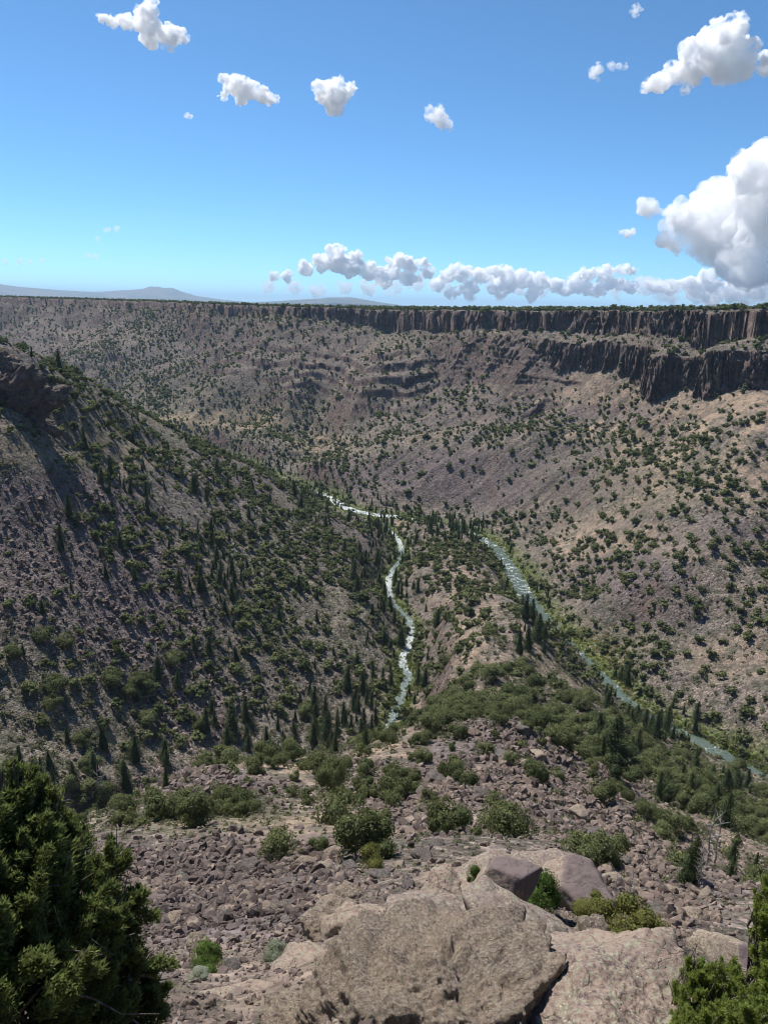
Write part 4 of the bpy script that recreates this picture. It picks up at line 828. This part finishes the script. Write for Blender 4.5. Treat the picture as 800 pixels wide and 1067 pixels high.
b1 = (2.95, 6.0, -8.9)
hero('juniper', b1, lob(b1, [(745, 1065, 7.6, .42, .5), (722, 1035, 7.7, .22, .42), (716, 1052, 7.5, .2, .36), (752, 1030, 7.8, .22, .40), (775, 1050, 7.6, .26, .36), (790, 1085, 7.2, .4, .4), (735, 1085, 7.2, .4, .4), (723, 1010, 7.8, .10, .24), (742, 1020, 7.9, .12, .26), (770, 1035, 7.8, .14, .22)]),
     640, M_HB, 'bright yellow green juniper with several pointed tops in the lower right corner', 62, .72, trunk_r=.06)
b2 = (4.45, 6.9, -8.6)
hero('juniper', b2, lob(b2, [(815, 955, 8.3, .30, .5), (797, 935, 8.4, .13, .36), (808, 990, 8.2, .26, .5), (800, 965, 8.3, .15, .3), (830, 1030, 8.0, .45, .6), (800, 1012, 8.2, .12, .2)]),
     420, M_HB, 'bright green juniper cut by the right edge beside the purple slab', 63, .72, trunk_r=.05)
def gpoint(u, v):
    ds = np.exp(np.linspace(math.log(6), math.log(400), 600)); r = ray(u, v); h_ = math.hypot(r[0], r[1]); xx, yy, zz = r[0]/h_*ds, r[1]/h_*ds, r[2]/h_*ds; gz = height(xx, yy); j = int(np.argmax(zz < gz)); return np.array([xx[j], yy[j], gz[j]]), math.hypot(ds[j], zz[j])
def mat_bush(nm, a, b): return foliage_mat(nm, a, b, True)
M_B1 = mat_bush('green_shrub', (0.045, 0.075, 0.022), (0.16, 0.22, 0.06)); M_B2 = mat_bush('grey_sage', (0.13, 0.15, 0.105), (0.30, 0.32, 0.23)); M_B3 = mat_bush('olive_shrub', (0.07, 0.075, 0.025), (0.22, 0.22, 0.07))
def shrub(u, v, wpx, mat, label, name='shrub', cat='shrub', seed=1, n=4200, d=None, tall=.95):
    if d: p = P(u, v, d=d); L = np.linalg.norm(p)
    else: p, L = gpoint(u, v)
    w = wpx*L/770; e = empty(name, tuple(p-np.array([0, 0, .05*w]))); e.scale = (w, w, w*tall); tag(e, label, cat)
    V, Fc, t = round_crown(n, seed, .018, 2, 10); mesh_obj('foliage', V, Fc, mat, e, attrs={'tint': ('FLOAT', t)}); V, Q = trunk_mesh(.55, .03, seed, 7); mesh_obj('stem', V, Q, M_BARK, e, smooth=True); return e
shrub(563, 948, 42, M_B1, 'dense green shrub wedged between two purple topped boulders', seed=5, d=12.9, tall=1.1)
shrub(495, 924, 17, M_B1, 'small dark green shrub left of the purple topped block', seed=6, d=13.4, tall=1.3)
shrub(221, 1012, 34, M_B1, 'dense round green shrub on the bare slope right of the dark juniper', seed=7, tall=1.1)
shrub(290, 998, 24, M_B2, 'silvery sagebrush on the brown ledge', 'sagebrush', 'sagebrush', 8, tall=.8)
shrub(205, 1022, 22, M_B2, 'faint grey green tuft left of the dense round shrub', 'sagebrush', 'sagebrush', 9, 900, tall=.5)
shrub(612, 950, 32, M_B3, 'loose olive shrub in the shade below the blunt purple boulder', seed=10, d=13.6, tall=.7)
shrub(655, 985, 62, M_B3, 'wide olive shrub behind the craggy rocks', seed=11, d=13.4, tall=.9)
shrub(668, 1030, 44, M_B3, 'leggy olive shrub lower down beside the pale slab', seed=12, d=11.5, tall=1.1)
shrub(385, 905, 26, M_B3, 'olive shrub behind the jagged blocks', seed=13, tall=.9)
shrub(350, 835, 34, M_JUN, 'bushy dark juniper with a tall top in the middle of the tan terrace', 'juniper', 'juniper', 14, tall=1.6)
# dead grey trees
kd = NT('dead_wood'); M_DEAD = kd.done((0.30, 0.28, 0.26), .9)
def snag(u, v, hpx, label, seed, limbs=16, cat='dead tree', name='dead_tree'):
    p, L = gpoint(u, v); h = hpx*L/770; V, Q = trunk_mesh(1, .018, seed, limbs, .03, 5, .17); o = mesh_obj(name, V*h, Q, M_DEAD, smooth=True); o.location = tuple(p); return tag(o, label, cat)
snag(734, 905, 62, 'tall bare grey dead tree on the right slope, left one of a pair', 1); snag(743, 900, 55, 'bare grey dead tree on the right slope, right one of a pair', 2); snag(727, 925, 40, 'short leaning dead tree below the pair of dead trees', 3)
snag(655, 940, 34, 'leafless grey bush on the rubble right of the purple boulder', 4, 24, 'dead bush', 'dead_bush'); snag(640, 935, 26, 'smaller leafless bush beside the leafless grey bush', 5, 20, 'dead bush', 'dead_bush')
snag(105, 840, 40, 'bare grey dead tree below the shaded left slope', 6); snag(165, 700, 30, 'thin dead trunk on the dark rubble of the left slope', 7)
# yellow flowering brush on the river bank
x, y, z, u, v = along(RIO, RIO_W+3, RIO_W+26, 6000, 1, 9, (585, 660, 655, 725)); x2, y2, z2, u2, v2 = along(RIO, RIO_W+3, RIO_W+26, 6000, -1, 10, (585, 660, 655, 725))
pick_ = (1 if np.mean(u) > np.mean(u2) else 0) if len(u) and len(u2) else 1
if not pick_: x, y, z, u, v = x2, y2, z2, u2, v2
s = rg.uniform(.7, 1.7, len(x)); V, Fc, t = inst(T_S[2], x, y, z-.1, s*1.3, s*.8, rg.uniform(0, 6.28, len(x)))
tag(mesh_obj('rabbitbrush', V, Fc, M_YEL, attrs={'tint': ('FLOAT', t)}), 'patch of yellow flowering brush on the far bank of the right hand river', 'brush', kind='stuff')
# ------------------------------------------------------------------ clouds
def cloud(label, puffs, D, dens, seed, group=None, disp=.30, wispy=1.0, vox=11):
    """puffs: (u, v, radius in view units) at distance D metres"""
    r = np.random.default_rng(seed); vs, fs, n0 = [], [], 0; V0, F0 = ICO[2]; c0 = P(puffs[0][0], puffs[0][1], d=D)
    fwd = c0/np.linalg.norm(c0); sc = np.linalg.norm(c0)/FPX; rmin = min(p[2] for p in puffs)*sc
    for (u, v, rad) in puffs:
        c = P(u, v, d=D)-c0; R_ = rad*sc; k = 11
        for j in range(k):
            o = r.normal(0, 1, 3); o /= np.linalg.norm(o); q = (0 if j == 0 else r.uniform(.4, 1.0)); s = R_*(.66 if j == 0 else r.uniform(.20, .46)); o[2] = abs(o[2])*.8 if r.uniform() < .7 else o[2]
            vs.append(V0*s*[1, 1, .92]+c+o*R_*q*[1, 1, .85]); fs.append(F0+n0); n0 += len(V0)
    me = bpy.data.meshes.new('t'); Vt = np.vstack(vs); Ft = np.vstack(fs); o = mesh_obj('cloud', Vt, Ft)
    ext = (Vt.max(0)-Vt.min(0)).max(); m = o.modifiers.new('r', 'REMESH'); m.mode = 'VOXEL'; m.voxel_size = max(ext/190, rmin/vox); dg = bpy.context.evaluated_depsgraph_get(); dg.update(); em = bpy.data.meshes.new_from_object(o.evaluated_get(dg))
    o.modifiers.clear(); o.data = em; n = len(em.vertices); V = np.empty(n*3, np.float32); em.vertices.foreach_get('co', V); V = V.reshape(-1, 3).astype(float); N = np.empty(n*3, np.float32); em.vertices.foreach_get('normal', N); N = N.reshape(-1, 3)
    rm = np.mean([p[2] for p in puffs])*sc; f = fbm3(V+seed*1000., rm*.9, 2, seed)*.6+(1-2*np.abs(fbm3(V+seed*500., rm*.42, 4, seed+3, .5)))*.62
    V = V+N*(f*disp*rm)[:, None]; em.vertices.foreach_set('co', np.ascontiguousarray(V, np.float32).ravel()); em.update()
    m = o.modifiers.new('r', 'REMESH'); m.mode = 'VOXEL'; m.voxel_size = max(ext/230, rmin/vox*.8); dg = bpy.context.evaluated_depsgraph_get(); dg.update(); em = bpy.data.meshes.new_from_object(o.evaluated_get(dg)); o.modifiers.clear(); o.data = em
    o.location = tuple(c0); mt = bpy.data.materials.new('cloud_vapour'); mt.use_nodes = True; t = mt.node_tree; t.nodes.clear(); out = t.nodes.new('ShaderNodeOutputMaterial'); vol = t.nodes.new('ShaderNodeVolumeScatter')
    vol.inputs['Color'].default_value = (1, 1, 1, 1); tc = t.nodes.new('ShaderNodeTexCoord'); nz = t.nodes.new('ShaderNodeTexNoise'); nz.inputs['Scale'].default_value = 1.15/rm; nz.inputs['Detail'].default_value = 6; nz.inputs['Roughness'].default_value = .62; t.links.new(tc.outputs['Object'], nz.inputs['Vector'])
    mr = t.nodes.new('ShaderNodeMapRange'); mr.inputs[1].default_value = .40; mr.inputs[2].default_value = .64; mr.inputs[3].default_value = 0; mr.inputs[4].default_value = dens*2.4/rm; t.links.new(nz.outputs['Fac'], mr.inputs[0]); t.links.new(mr.outputs[0], vol.inputs['Density']); vol.inputs['Anisotropy'].default_value = 0.2; t.links.new(vol.outputs[0], out.inputs['Volume']); em.materials.clear(); em.materials.append(mt)
    return tag(o, label, 'cloud', group)
g_ = 'white clouds in the blue sky'
cloud('small ragged cloud high on the left with a curled left tip', [(150, 25, 14), (162, 33, 13), (178, 38, 11), (192, 40, 7), (132, 24, 9), (118, 24, 6), (107, 19, 5), (154, 12, 9), (160, 2, 6)], 9000, 3.2, 1, g_)
cloud('oval white cloud left of the roundest one', [(245, 90, 12), (258, 96, 12), (272, 99, 10), (283, 103, 6), (234, 101, 6), (240, 86, 8)], 9500, 3.0, 2, g_)
cloud('round compact white cloud near the top centre', [(345, 98, 16), (355, 100, 13), (335, 97, 12), (350, 86, 8), (363, 92, 7)], 9500, 3.0, 3, g_)
cloud('small thin cloud right of the round one', [(455, 120, 9), (463, 128, 7), (449, 117, 6), (468, 131, 4)], 10000, 1.1, 4, g_, .5)
cloud('tiny wisp left of the shark fin cloud', [(618, 77, 7), (622, 72, 4)], 10000, 1.0, 5, g_, .5)
cloud('very faint streak beside the tiny wisp', [(636, 68, 4), (644, 69, 4), (650, 70, 3)], 10000, .45, 6, g_, .5)
cloud('big upright cloud like a fin at the upper right', [(757, 45, 22), (745, 62, 22), (765, 30, 14), (768, 18, 8), (728, 62, 18), (705, 78, 14), (685, 88, 11), (715, 84, 12), (775, 66, 18), (795, 66, 12), (752, 78, 14), (675, 93, 6), (735, 45, 8)], 8000, 3.6, 7, g_, .26)
cloud('largest cloud, a bright billowing mass with a grey base at the right edge', [(775, 235, 44), (745, 250, 36), (800, 205, 40), (770, 200, 26), (725, 240, 26), (700, 228, 18), (684, 222, 12), (740, 215, 18), (790, 182, 18), (815, 240, 60), (850, 220, 70), (705, 252, 16), (672, 216, 7), (760, 272, 20), (800, 270, 26), (840, 270, 40)], 14000, 4.2, 8, g_, .22)
cloud('flat bank of cloud low on the right below the largest cloud', [(700, 298, 12), (725, 300, 14), (750, 303, 14), (780, 304, 16), (810, 304, 18), (680, 300, 8), (735, 290, 10)], 19000, 4, 9, g_, .3)
cloud('puffy cloud bank above the middle of the far rim', [(350, 272, 15), (335, 276, 12), (320, 281, 9), (365, 280, 14), (385, 284, 12), (400, 290, 10), (300, 286, 7), (285, 287, 6), (350, 262, 9), (372, 268, 8)], 20000, 6, 10, g_, .3)
cloud('puffy cloud beside the bank above the middle of the far rim', [(415, 272, 10), (428, 278, 12), (438, 274, 7), (410, 284, 10), (425, 292, 10), (443, 284, 9), (400, 296, 9)], 20500, 6, 11, g_, .3)
cloud('long low cloud bank over the right half of the far rim', [(465, 288, 11), (482, 286, 13), (500, 288, 13), (520, 287, 13), (540, 291, 12), (560, 295, 12), (580, 298, 10), (455, 298, 9), (520, 303, 12), (490, 303, 12), (555, 307, 9), (470, 306, 9)], 21000, 5, 12, g_, .3)
cloud('low flat topped cloud left of the largest cloud', [(600, 290, 7), (615, 286, 9), (632, 284, 9), (648, 282, 8), (658, 283, 5), (630, 293, 10), (610, 300, 10), (645, 296, 8), (590, 304, 7), (625, 302, 10), (655, 298, 9), (600, 298, 8)], 21000, 4, 13, g_, .3)
cloud('small grey puff floating left of the largest cloud', [(655, 243, 5), (648, 242, 3)], 14000, 1.2, 14, g_, .4)
cloud('faint low cloud streak at the left edge', [(5, 272, 3.5), (20, 273, 4), (32, 273, 3.5), (45, 272, 3)], 20000, .35, 15, g_, .4)
cloud('faint small cloud low on the left', [(92, 267, 3.2), (100, 268, 3.2)], 20000, .4, 16, g_, .4)
cloud('faint pair of wisps above the flat mesa', [(112, 240, 4), (122, 238, 4), (102, 248, 3)], 18000, .35, 17, g_, .4)
cloud('speck of cloud below the oval cloud', [(196, 121, 3.5), (199, 122, 2.5)], 10000, .5, 18, g_, .4)
cloud('tiny faint cloud at the top right of the sky', [(662, 12, 5), (666, 10, 3)], 10000, .5, 19, g_, .5)
cloud('thin hazy layer of cloud low over the middle of the far rim', [(280+k*26, 299+(k % 3)*2, 9) for k in range(15)], 26000, 1.0, 20, g_, .5)
cloud('thin hazy layer of cloud low under the largest cloud', [(668+k*24, 300+(k % 2)*4, 12) for k in range(7)], 25000, 1.5, 21, g_, .5)
